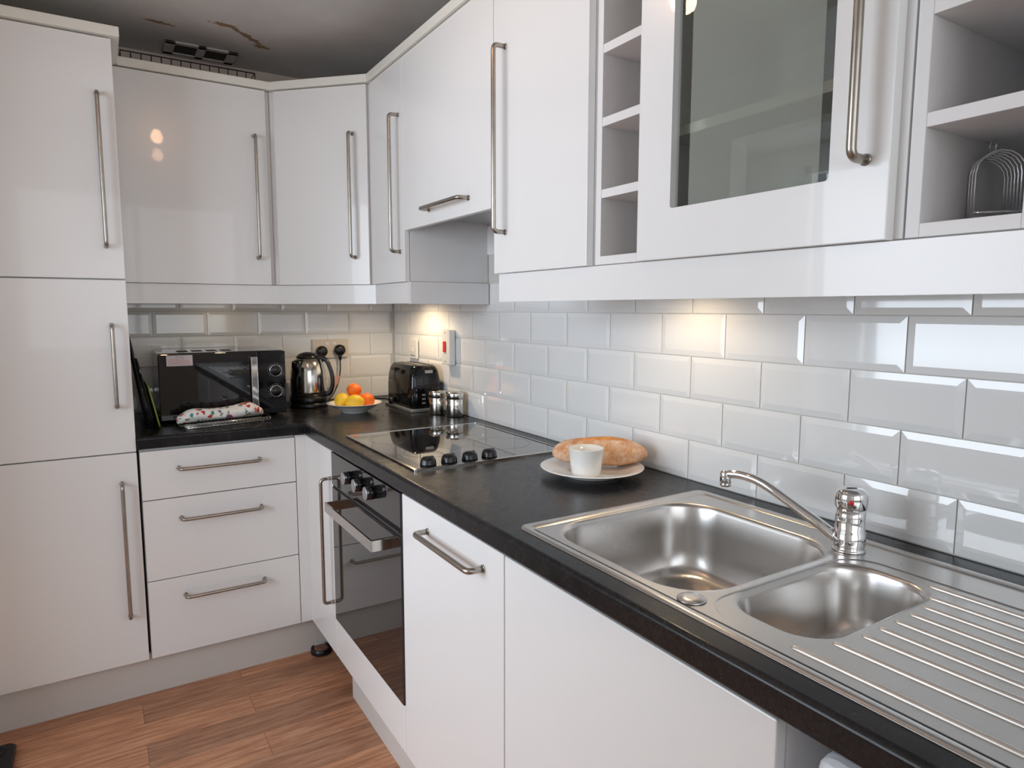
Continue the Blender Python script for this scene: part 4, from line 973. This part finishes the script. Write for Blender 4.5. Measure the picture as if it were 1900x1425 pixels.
# ------------------------------------------------------------------ wire toast rack on the open shelf
base = Vector((-0.207, -2.624, ZB + 0.0182)); rt = Vector((0.72, -0.69, 0)).normalized(); ax2 = Vector((0.69, 0.72, 0)).normalized()
rt = Vector((0.66, -0.751, 0)); ax2 = Vector((0.751, 0.66, 0))
bm = new(); Wd = 0.058; hA = 0.101; zb = 0.019
tube(bm, [base + Vector((0, 0, zb)), base + rt * Wd + Vector((0, 0, zb))], 0.002, 8)
for k in range(7):
    o_ = base + ax2 * (0.0115 * k)
    P_ = [o_ + Vector((0, 0, 0.002)), o_ + Vector((0, 0, hA - 0.029))]
    for j in range(9):
        a_ = PI - PI * j / 8; P_.append(o_ + rt * (Wd / 2 + Wd / 2 * math.cos(a_)) + Vector((0, 0, hA - 0.029 + 0.029 * math.sin(a_))))
    P_ += [o_ + rt * Wd + Vector((0, 0, 0.002))]
    tube(bm, P_, 0.0013, 8)
e_ = base + ax2 * (0.0115 * 6)
for q_ in (Vector((0, 0, 0)), rt * Wd): tube(bm, [base + q_ + Vector((0, 0, 0.003)), e_ + q_ + Vector((0, 0, 0.003))], 0.0016, 8)
tube(bm, [e_ + Vector((0, 0, zb)), e_ + rt * Wd + Vector((0, 0, zb))], 0.002, 8)
mid = base + rt * (Wd / 2) + Vector((0, 0, hA))
tube(bm, [mid, mid + ax2 * 0.069], 0.0013, 8)
tube(bm, [mid + ax2 * 0.035 + Vector((0, 0, 0.012)) + (ax2 * math.cos(2 * PI * k / 20) + Vector((0, 0, 1)) * math.sin(2 * PI * k / 20)) * 0.012 for k in range(20)], 0.0012, 8, closed=True)
single('toast_rack', bm, 'chrome', 'chrome wire toast rack with seven arches on the right open shelf', 'toast rack')

# ------------------------------------------------------------------ things on the floor
bm = new(); lathe(bm, [(0.040, 0.0003), (0.041, 0.004), (0.039, 0.020), (0.036, 0.022), (0.034, 0.018)], (-0.562, -0.588, 0), 36, ce=False)
t = thing('floor_dish', (-0.562, -0.588, 0), 'small round black dish with brown contents on the floor in the plinth corner', 'dish')
obj('dish', bm, 'black', t)
bm = new(); lathe(bm, [(0.0345, 0.016), (0.020, 0.019), (0.001, 0.020)], (-0.562, -0.588, 0), 24, cs=True, ce=True); obj('contents', bm, 'brown', t, 'lumpy brown contents')
t = thing('floor_tray', (-1.60, -0.78, 0), 'black plastic object with a dark recess at the lower left floor', 'tray')
bm = new(); fx0, fx1, fy0, fy1 = -1.72, -1.517, -0.93, -0.667
loft(bm, [[(*p, z_) for p in rrect((fx0 + fx1) / 2, (fy0 + fy1) / 2, (fx1 - fx0) / 2 - i_, (fy1 - fy0) / 2 - i_, 0.02, 5)] for i_, z_ in ((0.001, 0.0003), (0, 0.004), (0.0, 0.016), (0.004, 0.020))], True, True); obj('body', bm, 'black', t)
bm = new(); lathe(bm, [(0.03, 0.0203), (0.03, 0.0215), (0.024, 0.0215), (0.023, 0.0206), (0.001, 0.0206)], (-1.568, -0.705, 0), 24, cs=False); obj('recess', bm, 'matblack', t)
